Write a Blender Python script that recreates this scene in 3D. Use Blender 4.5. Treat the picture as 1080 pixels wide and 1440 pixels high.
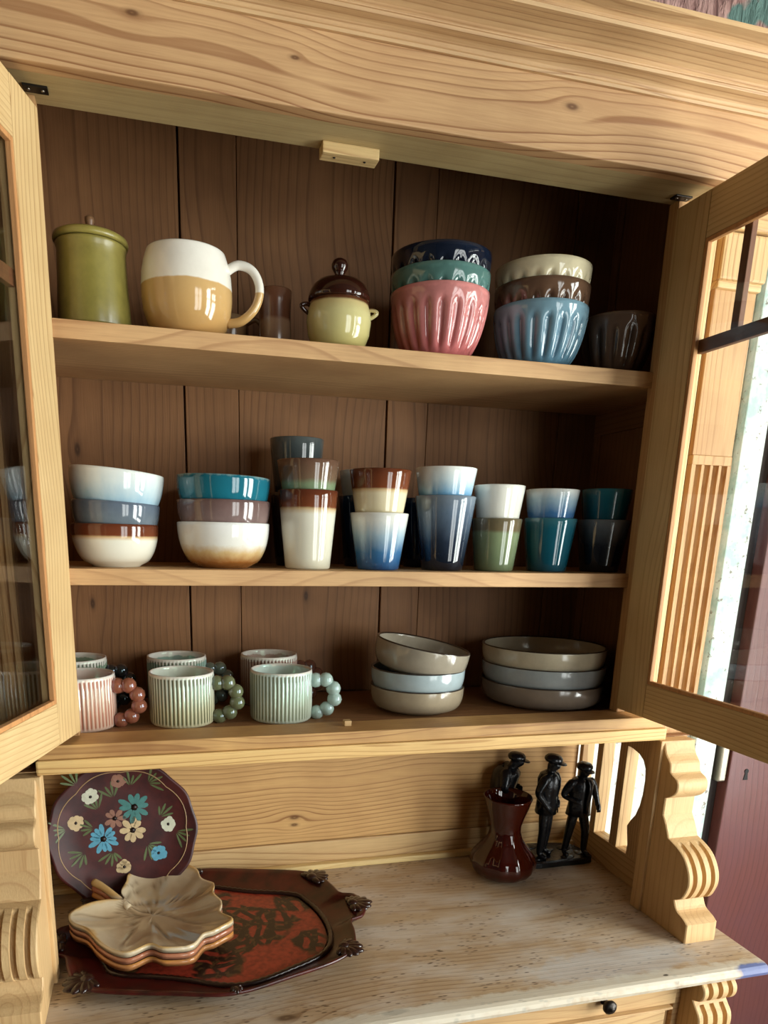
import bpy, bmesh, math, random
from mathutils import Vector, Matrix
random.seed(4)
PI = math.pi
sc = bpy.context.scene
for o in list(bpy.data.objects): bpy.data.objects.remove(o, do_unlink=True)
COL = sc.collection

# ------------------------------------------------------------------ camera
F, CX, CY = 996.827, 472.82, 1006.94            # pixels of a 1080x1440 frame
PITCH, YAW, ROLL = 0.2495, 0.2556, -0.0225
CAM = Vector((0.1092, -1.0613, 0.3987))
fw = Vector((math.sin(YAW)*math.cos(PITCH), math.cos(YAW)*math.cos(PITCH), -math.sin(PITCH)))
rt = Vector((math.cos(YAW), -math.sin(YAW), 0)); dn = fw.cross(rt)
r2 = math.cos(ROLL)*rt + math.sin(ROLL)*dn; d2 = -math.sin(ROLL)*rt + math.cos(ROLL)*dn
cd = bpy.data.cameras.new('camera'); cam = bpy.data.objects.new('camera', cd); COL.objects.link(cam)
cd.sensor_fit = 'VERTICAL'; cd.sensor_height = 36; cd.sensor_width = 27; cd.lens = F*36/1440
cd.shift_x = (540-CX)/1440; cd.shift_y = (CY-720)/1440; cd.clip_start = 0.02
M = Matrix((( r2.x, -d2.x, -fw.x, CAM.x), (r2.y, -d2.y, -fw.y, CAM.y), (r2.z, -d2.z, -fw.z, CAM.z), (0, 0, 0, 1)))
cam.matrix_world = M
sc.camera = cam

# ------------------------------------------------------------------ world, daylight, exposure
w = bpy.data.worlds.new('world'); sc.world = w; w.use_nodes = True
bg = w.node_tree.nodes['Background']; bg.inputs[0].default_value = (0.80, 0.90, 1.0, 1); bg.inputs[1].default_value = 1.5
sc.view_settings.view_transform = 'Standard'; sc.view_settings.look = 'None'
sc.view_settings.gamma = 1; sc.view_settings.use_curve_mapping = False
sc.view_settings.exposure = -0.22
ROOM = dict(x0=-1.5, x1=2.35, y0=-2.9, y1=0.31, z0=-0.98, z1=1.75)
WIN_R = (-2.10, -0.62, -0.72, 1.35)               # y0,y1,z0,z1 of the window in the right wall
WIN_F = (1.00, 2.15, -0.72, 1.35)                 # x0,x1,z0,z1 of the window in the wall behind the camera
def daylight(name, loc, rot, sx, sy, power, col):
    l = bpy.data.lights.new(name, 'AREA'); l.shape = 'RECTANGLE'; l.size = sx; l.size_y = sy; l.energy = power; l.color = col
    o = bpy.data.objects.new(name, l); COL.objects.link(o); o.location = loc; o.rotation_euler = rot
    return o
daylight('daylight_window_right', (ROOM['x1']+0.12, (WIN_R[0]+WIN_R[1])/2, (WIN_R[2]+WIN_R[3])/2), (0, PI/2, 0), WIN_R[3]-WIN_R[2], WIN_R[1]-WIN_R[0], 198, (0.97, 1.0, 0.95))
daylight('daylight_window_front', ((WIN_F[0]+WIN_F[1])/2, ROOM['y0']-0.12, (WIN_F[2]+WIN_F[3])/2), (PI/2, 0, 0), WIN_F[1]-WIN_F[0], WIN_F[3]-WIN_F[2], 54, (0.97, 1.0, 0.95))

# ------------------------------------------------------------------ node helpers
def srgb(r, g, b):
    f = lambda c: (c/255/12.92) if c/255 <= 0.04045 else ((c/255+0.055)/1.055)**2.4
    return (f(r), f(g), f(b), 1)
class NB:
    def __init__(s, name):
        s.m = bpy.data.materials.new(name); s.m.use_nodes = True; s.t = s.m.node_tree; s.t.nodes.clear()
        s.out = s.n('ShaderNodeOutputMaterial')
    def n(s, typ, **kw):
        x = s.t.nodes.new(typ)
        for k, v in kw.items(): setattr(x, k, v)
        return x
    def put(s, sock, v):
        if hasattr(v, 'is_output'): s.t.links.new(v, sock)
        elif v is not None: sock.default_value = v
    def math(s, op, a, b=None, c=None, clamp=False):
        x = s.n('ShaderNodeMath', operation=op); x.use_clamp = clamp
        for i, v in enumerate((a, b, c)):
            if v is not None: s.put(x.inputs[i], v)
        return x.outputs[0]
    def vmath(s, op, a, b=None, sc_=None):
        x = s.n('ShaderNodeVectorMath', operation=op); s.put(x.inputs[0], a)
        if b is not None: s.put(x.inputs[1], b)
        if sc_ is not None: s.put(x.inputs['Scale'], sc_)
        return x.outputs['Value'] if op in ('LENGTH', 'DISTANCE', 'DOT_PRODUCT') else x.outputs[0]
    def xyz(s, x=0.0, y=0.0, z=0.0):
        q = s.n('ShaderNodeCombineXYZ'); s.put(q.inputs[0], x); s.put(q.inputs[1], y); s.put(q.inputs[2], z); return q.outputs[0]
    def sep(s, v):
        q = s.n('ShaderNodeSeparateXYZ'); s.put(q.inputs[0], v); return q.outputs
    def noise(s, vec, scale=1.0, detail=2.0, rough=0.5, dist=0.0, color=False):
        q = s.n('ShaderNodeTexNoise'); s.put(q.inputs['Vector'], vec); q.inputs['Scale'].default_value = scale
        q.inputs['Detail'].default_value = detail; q.inputs['Roughness'].default_value = rough; q.inputs['Distortion'].default_value = dist
        return q.outputs['Color' if color else 'Fac']
    def voronoi(s, vec, scale, feature='F1', out='Distance'):
        q = s.n('ShaderNodeTexVoronoi', feature=feature); s.put(q.inputs['Vector'], vec); q.inputs['Scale'].default_value = scale
        return q.outputs[out]
    def ramp(s, fac, stops, interp='LINEAR'):
        q = s.n('ShaderNodeValToRGB'); q.color_ramp.interpolation = interp; e = q.color_ramp.elements
        while len(e) < len(stops): e.new(0.5)
        for i, (p, c) in enumerate(stops):
            e[i].position = p; e[i].color = c if len(c) == 4 else (*c, 1)
        s.put(q.inputs[0], fac); return q.outputs[0]
    def mix(s, fac, a, b, blend='MIX'):
        q = s.n('ShaderNodeMix', data_type='RGBA', blend_type=blend); s.put(q.inputs[0], fac); s.put(q.inputs[6], a); s.put(q.inputs[7], b)
        return q.outputs[2]
    def remap(s, v, a, b, c=0.0, d=1.0, smooth=False):
        q = s.n('ShaderNodeMapRange'); q.interpolation_type = 'SMOOTHSTEP' if smooth else 'LINEAR'
        s.put(q.inputs[0], v)
        for i, k in enumerate((a, b, c, d)): s.put(q.inputs[i+1], k)
        return q.outputs[0]
    def bump(s, h, strength=0.3, dist=0.002):
        q = s.n('ShaderNodeBump'); q.inputs['Strength'].default_value = strength; q.inputs['Distance'].default_value = dist
        s.put(q.inputs['Height'], h); return q.outputs[0]
    def obj(s): return s.n('ShaderNodeTexCoord').outputs['Object']
    def rnd(s): return s.n('ShaderNodeObjectInfo').outputs['Random']
    def attr(s, name): 
        q = s.n('ShaderNodeAttribute'); q.attribute_name = name; return q.outputs['Fac']
    def bsdf(s, color, rough=0.5, normal=None, metal=0.0, spec=0.5, coat=0.0, **kw):
        p = s.n('ShaderNodeBsdfPrincipled'); s.put(p.inputs['Base Color'], color); s.put(p.inputs['Roughness'], rough)
        p.inputs['Metallic'].default_value = metal; p.inputs['Specular IOR Level'].default_value = spec
        p.inputs['Coat Weight'].default_value = coat; p.inputs['Coat Roughness'].default_value = 0.06
        for k, v in kw.items(): s.put(p.inputs[k], v)
        if normal is not None: s.put(p.inputs['Normal'], normal)
        s.t.links.new(p.outputs[0], s.out.inputs[0]); return s.m

def wood(name, axis, light, dark, ring=130.0, contrast=1.0, rough=0.55, knots=(), wander=0.10, pith=0.045, stain=None, blotch=0.25, fibre=0.22, stains_sheen=(), washed_sheen=None):
    """pine: growth rings round a pith line that wanders, fibres, optional knots (local a,b of the face: grain, cross)"""
    b = NB(name); p = b.obj(); R = b.rnd(); X, Y, Z = b.sep(p)
    g, a, c = {'X': (X, Z, Y), 'Y': (Y, X, Z), 'Z': (Z, X, Y)}[axis]
    if name.startswith('shelf') or name.startswith('counter'): g, a, c = X, Y, Z
    ro = b.math('MULTIPLY', R, 37.0)
    lo = b.noise(b.xyz(b.math('MULTIPLY_ADD', g, 1.9, ro), b.math('MULTIPLY', a, 1.6), b.math('MULTIPLY', c, 1.6)), 1.0, 1.5, 0.4)
    lo2 = b.noise(b.xyz(b.math('MULTIPLY_ADD', g, 3.2, ro), b.math('MULTIPLY', a, 9.0), ro), 1.0, 2.0, 0.5)
    a2 = b.math('ADD', a, b.math('MULTIPLY', b.math('SUBTRACT', R, 0.5), 0.10))
    a2 = b.math('ADD', a2, b.math('MULTIPLY', b.math('SUBTRACT', lo, 0.5), wander))
    c2 = b.math('ADD', b.math('ADD', c, pith), b.math('MULTIPLY', b.math('SUBTRACT', lo2, 0.5), 0.008))
    kd = None
    for (kg, ka, kr) in knots:
        dg = b.math('MULTIPLY', b.math('SUBTRACT', g, kg), 0.42); da = b.math('SUBTRACT', a, ka)
        d = b.math('SQRT', b.math('ADD', b.math('MULTIPLY', dg, dg), b.math('MULTIPLY', da, da)))
        e = b.math('EXPONENT', b.math('MULTIPLY', b.math('MULTIPLY', d, d), -1.0/(2.0*kr)**2))
        a2 = b.math('ADD', a2, b.math('MULTIPLY', b.math('MULTIPLY', da, e), -0.92))
        kk = b.math('MULTIPLY', b.remap(d, kr*0.30, kr*0.80, 1.0, 0.0, True), b.remap(b.math('SINE', b.math('MULTIPLY', d, 9.0/kr)), -1.0, 1.0, 0.35, 1.0))
        kd = kk if kd is None else b.math('MAXIMUM', kd, kk)
    r = b.math('SQRT', b.math('ADD', b.math('MULTIPLY', a2, a2), b.math('MULTIPLY', c2, c2)))
    t = b.math('FRACT', b.math('MULTIPLY', r, ring))
    late = b.ramp(t, [(0.0, (0, 0, 0)), (0.45, (0.05, 0.05, 0.05)), (0.74, (0.24, 0.24, 0.24)), (0.86, (0.9, 0.9, 0.9)), (0.93, (1, 1, 1)), (0.985, (0.2, 0.2, 0.2)), (1.0, (0, 0, 0))])
    vary = b.noise(b.xyz(b.math('MULTIPLY_ADD', g, 0.8, ro), b.math('MULTIPLY', a, 9.0), 3.0), 1.0, 2.0)
    late = b.math('MULTIPLY', late, b.remap(vary, 0.3, 0.75, 0.25*contrast, contrast))
    col = b.mix(b.math('MINIMUM', late, 1.0), light, dark)
    fi = b.noise(b.xyz(b.math('MULTIPLY_ADD', g, 14.0, ro), b.math('MULTIPLY', a, 420.0), b.math('MULTIPLY', c, 420.0)), 1.0, 3.0, 0.6)
    col = b.mix(b.remap(fi, 0.38, 0.72, 0.0, fibre), col, dark)
    bl = b.noise(b.vmath('ADD', p, b.xyz(ro, 0.0, ro)), 7.0, 3.0, 0.55)
    col = b.mix(b.remap(bl, 0.4, 0.75, 0.0, blotch), col, stain if stain else dark)
    if washed_sheen:                                          # scrubbed, bleached patches; the pale grey also stands in for sheen
        wn = b.noise(b.xyz(b.math('MULTIPLY', g, 5.0), b.math('MULTIPLY', a, 14.0), c), 1.0, 4.0, 0.6)
        col = b.mix(b.remap(wn, 0.42, 0.72, 0.0, 0.75), col, washed_sheen)
        sp = b.voronoi(b.xyz(b.math('MULTIPLY', g, 55.0), b.math('MULTIPLY', a, 200.0), 0.0), 1.0)
        spm = b.math('MULTIPLY', b.remap(sp, 0.16, 0.30, 1.0, 0.0), b.remap(b.noise(b.xyz(b.math('MULTIPLY', g, 9.0), b.math('MULTIPLY', a, 22.0), 2.0), 1.0, 2.0), 0.47, 0.57, 0.0, 0.8))
        col = b.mix(spm, col, srgb(70, 48, 30))
    for (sg, sa, rg, ra, scol, amt) in stains_sheen:          # marks with a place of their own, one of them painted sheen
        dg = b.math('DIVIDE', b.math('SUBTRACT', g, sg), rg); da = b.math('DIVIDE', b.math('SUBTRACT', a, sa), ra)
        d = b.math('ADD', b.math('SQRT', b.math('ADD', b.math('MULTIPLY', dg, dg), b.math('MULTIPLY', da, da))), b.math('MULTIPLY', b.math('SUBTRACT', b.noise(p, 60.0, 3.0), 0.5), 1.1))
        col = b.mix(b.remap(d, 0.7, 1.05, amt, 0.0), col, scol)
    if kd is not None: col = b.mix(b.math('MULTIPLY', kd, 0.85), col, tuple(0.45*x for x in dark[:3])+(1,))
    h = b.math('ADD', b.math('MULTIPLY', late, 0.5), b.math('MULTIPLY', fi, 0.7))
    return b.bsdf(col, rough, b.bump(h, 0.35, 0.0012), spec=0.35)

PL, PD = srgb(218, 184, 132), srgb(146, 96, 52)
BL, BD = srgb(148, 104, 66), srgb(86, 54, 30)
SL, SD = srgb(214, 172, 122), srgb(140, 90, 52)
def glaze(name, stops, h, rough=0.10, jit=0.08, mott=0.12, speck=None, flute=None, film=0.0, streak=True, coat=0.35):
    b = NB(name); p = b.obj(); X, Y, Z = b.sep(p); R = b.rnd(); ro = b.math('MULTIPLY', R, 19.0)
    q = b.vmath('ADD', p, b.xyz(ro, ro, 0.0))
    nz = b.noise(b.vmath('MULTIPLY', q, (1.0, 1.0, 0.35 if streak else 1.0)), 55.0, 3.0, 0.6)
    t = b.math('ADD', b.math('DIVIDE', Z, h), b.math('MULTIPLY', b.math('SUBTRACT', nz, 0.5), jit*2))
    col = b.ramp(t, [(max(0, min(1, z)), c) for z, c in stops])
    if flute:
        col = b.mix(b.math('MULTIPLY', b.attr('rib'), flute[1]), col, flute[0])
    bl = b.noise(q, 30.0, 4.0, 0.65)
    col = b.mix(b.remap(bl, 0.35, 0.75, 0.0, mott), col, tuple(0.35*x for x in stops[0][1][:3])+(1,), 'MIX')
    if speck:
        v = b.noise(q, 420.0, 2.0, 0.7)
        col = b.mix(b.remap(v, 0.62, 0.70, 0.0, 0.7), col, speck)
    kw = {}
    if film: kw = {'Thin Film Thickness': film, 'Thin Film IOR': 1.6}
    return b.bsdf(col, rough, b.bump(b.noise(q, 38.0, 2.0), 0.05, 0.002), coat=coat, **kw)
def plain(name, col, rough=0.5, metal=0.0, bump=0.0, scale=60.0, var=0.2, coat=0.0, **kw):
    b = NB(name); p = b.obj(); n = b.noise(p, scale, 3.0, 0.6)
    c = b.mix(b.remap(n, 0.35, 0.7, 0.0, var), col, tuple(0.4*x for x in col[:3])+(1,))
    return b.bsdf(c, rough, b.bump(n, bump, 0.002) if bump else None, metal=metal, coat=coat, **kw)

W_X = wood('pine_along', 'X', PL, PD)
W_Y = wood('pine_deep', 'Y', PL, PD)
W_Z = wood('pine_upright', 'Z', PL, PD, ring=150)
W_BACK = wood('brown_board_upright', 'Z', BL, BD, ring=90, contrast=0.7, rough=0.6, blotch=0.45, wander=0.14)
W_SHELF = wood('shelf_pine', 'X', SL, SD, ring=110, contrast=0.7, blotch=0.4)
W_DARK = wood('brown_board_along', 'X', BL, BD, ring=90, contrast=0.6)
W_DARKY = wood('brown_board_deep', 'Y', BL, BD, ring=90, contrast=0.6)
W_OLD = wood('old_pine_upright', 'Z', srgb(200, 158, 108), PD, ring=140, contrast=0.8, blotch=0.4)
IRON = plain('dark_iron', srgb(52, 48, 44), 0.4, 0.8, 0.2)
STEEL = plain('worn_steel', srgb(150, 140, 125), 0.35, 0.9)
def glass_mat():
    b = NB('window_glass'); lw = b.n('ShaderNodeLayerWeight'); lw.inputs[0].default_value = 0.5
    fr = b.math('MULTIPLY_ADD', b.math('POWER', lw.outputs['Facing'], 5.0), 0.90, 0.035)
    tr = b.n('ShaderNodeBsdfTransparent'); tr.inputs[0].default_value = (0.97, 0.98, 0.97, 1)
    gl = b.n('ShaderNodeBsdfGlossy'); gl.inputs['Roughness'].default_value = 0.01
    mx = b.n('ShaderNodeMixShader'); b.t.links.new(fr, mx.inputs[0]); b.t.links.new(tr.outputs[0], mx.inputs[1]); b.t.links.new(gl.outputs[0], mx.inputs[2])
    b.t.links.new(mx.outputs[0], b.out.inputs[0]); return b.m
GLASS = glass_mat()

# ------------------------------------------------------------------ object helpers
def tag(o, label=None, cat=None, group=None, kind=None):
    for k, v in (('label', label), ('category', cat), ('group', group), ('kind', kind)):
        if v: o[k] = v
    return o
def empty(name, loc, rot=(0, 0, 0), parent=None):
    o = bpy.data.objects.new(name, None); COL.objects.link(o); o.location = loc; o.rotation_euler = rot; o.empty_display_size = 0.02
    if parent: o.parent = parent
    return o
def link(name, me, mat, parent=None, loc=(0, 0, 0), rot=(0, 0, 0), smooth=False):
    o = bpy.data.objects.new(name, me); COL.objects.link(o); o.location = loc; o.rotation_euler = rot
    ms = list(mat) if isinstance(mat, (list, tuple)) else [mat]
    if not len(me.materials):
        for m in ms: me.materials.append(m)
    elif me.materials[0] != ms[0]:                  # shared mesh data, another glaze
        o.material_slots[0].link = 'OBJECT'; o.material_slots[0].material = ms[0]
    if parent: o.parent = parent
    if smooth: me.polygons.foreach_set('use_smooth', [True]*len(me.polygons))
    return o
def wpos(parent):
    v = Vector((0, 0, 0)); q = parent
    while q: v += q.location; q = q.parent
    return v
def mesh(name, verts, faces, smooth=False):
    me = bpy.data.meshes.new(name); me.from_pydata([tuple(v) for v in verts], [], faces); me.validate(); me.update()
    bm = bmesh.new(); bm.from_mesh(me); bmesh.ops.recalc_face_normals(bm, faces=bm.faces); bm.to_mesh(me); bm.free()
    if smooth: me.polygons.foreach_set('use_smooth', [True]*len(me.polygons))
    return me
def bm_mesh(name, bm, smooth=False):
    bmesh.ops.recalc_face_normals(bm, faces=bm.faces)
    me = bpy.data.meshes.new(name); bm.to_mesh(me); bm.free()
    if smooth: me.polygons.foreach_set('use_smooth', [True]*len(me.polygons))
    return me
def box_bm(bm, x0, x1, y0, y1, z0, z1, bev=0.0, mi=0):
    r = bmesh.ops.create_cube(bm, size=1.0); vs = r['verts']
    for v in vs: v.co = Vector(((x0+x1)/2+v.co.x*(x1-x0), (y0+y1)/2+v.co.y*(y1-y0), (z0+z1)/2+v.co.z*(z1-z0)))
    fs = set(f for v in vs for f in v.link_faces)
    for f in fs: f.material_index = mi
    if bev: 
        es = set(e for v in vs for e in v.link_edges)
        q = bmesh.ops.bevel(bm, geom=list(es), offset=bev, segments=2, profile=0.6, affect='EDGES')
        for f in q['faces']: f.material_index = mi
def box(name, x0, x1, y0, y1, z0, z1, mat, parent=None, bev=0.0015):
    """a board given in world coordinates, its origin at its centre"""
    c = Vector(((x0+x1)/2, (y0+y1)/2, (z0+z1)/2)); bm = bmesh.new()
    box_bm(bm, x0-c.x, x1-c.x, y0-c.y, y1-c.y, z0-c.z, z1-c.z, bev)
    return link(name, bm_mesh(name, bm), mat, parent, c-(wpos(parent) if parent else Vector()))
def prism(name, poly, lo, hi, axis, mat, parent=None, bev=0.0):
    """polygon extruded along axis. X: poly=(y,z); Y: poly=(x,z); Z: poly=(x,y). World coordinates."""
    f = {'X': lambda a, b, t: (t, a, b), 'Y': lambda a, b, t: (a, t, b), 'Z': lambda a, b, t: (a, b, t)}[axis]
    n = len(poly); v = [Vector(f(a, b, lo)) for a, b in poly]+[Vector(f(a, b, hi)) for a, b in poly]
    c = sum(v, Vector())/len(v); v = [q-c for q in v]
    fa = [tuple(range(n)), tuple(range(2*n-1, n-1, -1))]+[(i, (i+1) % n, n+(i+1) % n, n+i) for i in range(n)]
    me = mesh(name, v, fa)
    if bev:
        bm = bmesh.new(); bm.from_mesh(me)
        es = [e for e in bm.edges if len(e.link_faces) == 2 and e.calc_face_angle() > 0.9]
        bmesh.ops.bevel(bm, geom=es, offset=bev, segments=1, affect='EDGES'); bm.to_mesh(me); bm.free()
    return link(name, me, mat, parent, c-(wpos(parent) if parent else Vector()))
def lathe(name, prof, segs=64, rf=None, attr=None, smooth=True):
    """prof: (r,z) from bottom axis, round the outside, to the inside axis"""
    v = []; fa = []; at = []; rows = []
    for j, (r, z) in enumerate(prof):
        if r < 1e-6: rows.append([len(v)]); v.append((0, 0, z)); at.append(0.0); continue
        row = []
        for i in range(segs):
            th = 2*PI*i/segs; k, aa = rf(th, z, j) if rf else (1.0, 0.0)
            row.append(len(v)); v.append((r*k*math.cos(th), r*k*math.sin(th), z)); at.append(aa)
        rows.append(row)
    for A, B in zip(rows, rows[1:]):
        if len(A) == 1 and len(B) == 1: continue
        for i in range(segs):
            j = (i+1) % segs
            if len(A) == 1: fa.append((A[0], B[i], B[j]))
            elif len(B) == 1: fa.append((A[i], B[0], A[j]))
            else: fa.append((A[i], B[i], B[j], A[j]))
    me = mesh(name, v, fa, smooth)
    if attr:
        q = me.attributes.new(attr, 'FLOAT', 'POINT'); q.data.foreach_set('value', at)
    return me
def tube_bm(bm, pts, rad, seg=10, closed=False, cap=True):
    pts = [Vector(p) for p in pts]; n = len(pts); rads = rad if isinstance(rad, (list, tuple)) else [rad]*n
    rings = []; up = Vector((0, 0, 1)); prev = None
    for i, p in enumerate(pts):
        a = pts[i-1] if i > 0 else (pts[-1] if closed else p); b = pts[(i+1) % n] if (i < n-1 or closed) else p
        t = (b-a).normalized()
        if prev is None: u = t.cross(up if abs(t.z) < 0.9 else Vector((1, 0, 0))).normalized()
        else: u = (prev-t*prev.dot(t)).normalized()
        prev = u; w_ = t.cross(u)
        rings.append([bm.verts.new(p+rads[i]*(math.cos(2*PI*k/seg)*u+math.sin(2*PI*k/seg)*w_)) for k in range(seg)])
    m = n if closed else n-1
    for i in range(m):
        A, B = rings[i], rings[(i+1) % n]
        for k in range(seg): bm.faces.new((A[k], A[(k+1) % seg], B[(k+1) % seg], B[k]))
    if cap and not closed:
        bm.faces.new(rings[0][::-1]); bm.faces.new(rings[-1])
def ball_bm(bm, c, r, sub=2, scale=(1, 1, 1)):
    q = bmesh.ops.create_icosphere(bm, subdivisions=sub, radius=1.0)
    for v in q['verts']: v.co = Vector(c)+Vector((v.co.x*r*scale[0], v.co.y*r*scale[1], v.co.z*r*scale[2]))
def catmull(pts, per=6, closed=True):
    n = len(pts); out = []
    for i in range(n if closed else n-1):
        g = lambda k: Vector(pts[k % n]) if closed else Vector(pts[max(0, min(n-1, k))])
        p0, p1, p2, p3 = g(i-1), g(i), g(i+1), g(i+2)
        for s in range(per):
            t = s/per
            out.append(0.5*((2*p1)+(p2-p0)*t+(2*p0-5*p1+4*p2-p3)*t*t+(3*p1-p0-3*p2+p3)*t**3))
    if not closed: out.append(Vector(pts[-1]))
    return out

# ------------------------------------------------------------------ the room
def plaster():
    b = NB('flaking_white_plaster'); p = b.obj()
    n = b.noise(p, 9.0, 5.0, 0.65); v = b.noise(p, 42.0, 4.0, 0.7)
    c = b.mix(b.remap(n, 0.4, 0.7, 0.0, 0.6), srgb(226, 232, 226), srgb(196, 214, 206))
    c = b.mix(b.remap(v, 0.58, 0.66, 0.0, 0.8), c, srgb(150, 140, 126))
    c = b.mix(b.remap(b.noise(p, 24.0, 3.0, 0.6), 0.62, 0.68, 0.0, 0.7), c, srgb(196, 158, 146))
    return b.bsdf(c, 0.85, b.bump(b.math('ADD', n, v), 0.7, 0.01))
PLASTER = plaster()
ROOMWALL = plain('dark_room_plaster', srgb(50, 46, 40), 0.9, 0, 0.2, 12, 0.15)  # unseen walls and ceiling, coloured dark to cut bounced light
R_ = ROOM
def wall_with_hole(name, axis, at, thick, a0, a1, z0, z1, hole, mat):
    bm = bmesh.new(); h0, h1, k0, k1 = hole
    def q(p0, p1, r0, r1):
        if axis == 'X': box_bm(bm, at, at+thick, p0, p1, r0, r1)
        else: box_bm(bm, p0, p1, at, at+thick, r0, r1)
    q(a0, h0, z0, z1); q(h1, a1, z0, z1); q(h0, h1, z0, k0); q(h0, h1, k1, z1)
    return tag(link(name, bm_mesh(name, bm), mat), kind='structure')
tag(box('floor', R_['x0'], R_['x1'], R_['y0'], R_['y1'], R_['z0']-0.05, R_['z0'], wood('floor_boards', 'X', srgb(74, 52, 38), srgb(48, 32, 22)), None, 0), kind='structure')
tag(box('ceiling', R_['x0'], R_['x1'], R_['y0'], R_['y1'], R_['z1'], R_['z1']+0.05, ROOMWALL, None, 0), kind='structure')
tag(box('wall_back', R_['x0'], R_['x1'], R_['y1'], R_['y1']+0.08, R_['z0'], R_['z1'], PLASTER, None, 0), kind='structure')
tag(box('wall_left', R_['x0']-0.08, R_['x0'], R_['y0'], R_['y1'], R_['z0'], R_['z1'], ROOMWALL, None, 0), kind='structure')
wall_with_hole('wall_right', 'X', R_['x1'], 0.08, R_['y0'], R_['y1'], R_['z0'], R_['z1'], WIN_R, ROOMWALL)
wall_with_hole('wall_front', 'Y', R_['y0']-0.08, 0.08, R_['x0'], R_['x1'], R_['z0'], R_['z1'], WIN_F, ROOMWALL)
WHITE = plain('white_window_paint', srgb(228, 226, 218), 0.5)
def window(name, axis, at, h):
    bm = bmesh.new(); a0, a1, z0, z1 = h; m = (a0+a1)/2
    bars = [(a0, a0+.06, z0, z1), (a1-.06, a1, z0, z1), (m-.05, m+.05, z0, z1), (a0, a1, z0, z0+.06), (a0, a1, z1-.06, z1), (a0, a1, z0+(z1-z0)*.68, z0+(z1-z0)*.68+.05)]
    for p0, p1, r0, r1 in bars:
        if axis == 'X': box_bm(bm, at, at+.06, p0, p1, r0, r1)
        else: box_bm(bm, p0, p1, at-.06, at, r0, r1)
    tag(link(name, bm_mesh(name, bm), WHITE), kind='structure')
window('window_1', 'X', R_['x1']+.005, WIN_R); window('window_2', 'Y', R_['y0']-.005, WIN_F)
# pale painted trim, a dark gap and the reddish brown door to the right of the dresser
def teal():
    b = NB('flaking_teal_white_paint'); p = b.obj(); n = b.noise(p, 14.0, 4.0, 0.65); v = b.noise(p, 70.0, 4.0, 0.7)
    c = b.mix(b.remap(n, 0.45, 0.6), srgb(222, 230, 222), srgb(180, 208, 202))
    c = b.mix(b.remap(v, 0.60, 0.66, 0.0, 0.85), c, srgb(120, 104, 88))
    return b.bsdf(c, 0.6, b.bump(v, 0.5, 0.004))
TEAL = teal()
tag(box('trim_1', 1.345, 1.405, R_['y1']-0.022, R_['y1'], R_['z0'], 1.2, TEAL, None, 0.003), kind='structure')
tag(box('gap_shade_strip', 1.407, 1.440, R_['y1']-0.006, R_['y1'], R_['z0'], 1.2, plain('gap_shade', srgb(40, 30, 27), 0.8), None, 0), kind='structure')  # dark strip standing in for the shade inside the gap
DOORW = wood('mahogany_upright', 'Z', srgb(112, 68, 64), srgb(70, 38, 38), ring=60, contrast=0.5, rough=0.35, blotch=0.3, stain=srgb(98, 68, 78))
door = tag(box('door_1', 1.442, 2.26, R_['y1']-0.035, R_['y1']-0.001, R_['z0'], 1.1, DOORW, None, 0.003), kind='structure')
def keyhole():
    pts = [(0.006*math.cos(t), 0.006*math.sin(t)+0.006) for t in [PI*(-0.3)+k*PI*1.6/12 for k in range(13)]]
    pts = pts+[(-0.0065, -0.016), (0.0065, -0.016)]
    return prism('keyhole', [(1.492+a, -0.141+c) for a, c in pts], R_['y1']-0.0365, R_['y1']-0.0345, 'Y', plain('keyhole_black', srgb(14, 10, 9), 0.7), door)
keyhole()
box('hinge', 1.418, 1.44, R_['y1']-0.03, R_['y1']-0.006, -0.16, -0.02, STEEL, door, 0.004)
def pinkpaper():
    b = NB('crinkled_pink_paper'); p = b.obj(); X, Y, Z = b.sep(p)
    wr = b.noise(b.xyz(b.math('MULTIPLY', X, 60.0), 0.0, b.math('MULTIPLY', Z, 12.0)), 1.0, 4.0, 0.65, 0.6)
    c = b.mix(b.remap(wr, 0.35, 0.65), srgb(120, 84, 78), srgb(186, 148, 138))
    c = b.mix(b.remap(b.noise(p, 11.0, 3.0), 0.53, 0.57), c, srgb(92, 120, 112))
    return b.bsdf(c, 0.9, b.bump(wr, 1.0, 0.02))
tag(box('trim_3', R_['x0'], R_['x1'], R_['y1']-0.015, R_['y1'], 1.24, R_['z1'], pinkpaper(), None, 0), kind='structure')

# ------------------------------------------------------------------ the dresser: hutch
ZT = -0.2665                                     # counter top
hutch = empty('dresser_hutch', (0.455, 0.12, ZT))
tag(hutch, 'pine dresser hutch with open glazed doors, three shelves and carved side brackets', 'cabinet')
W_FRZ = wood('pine_frieze', 'X', srgb(202, 162, 116), srgb(132, 82, 46), ring=105, contrast=1.1, wander=0.13, pith=0.03,
             knots=[(0.671-0.455, 0.952-0.94, 0.010), (0.114-0.455, 0.961-0.94, 0.008), (0.30-0.455, 0.948-0.94, 0.006)])
XL, XR = -0.15, 1.06
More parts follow.
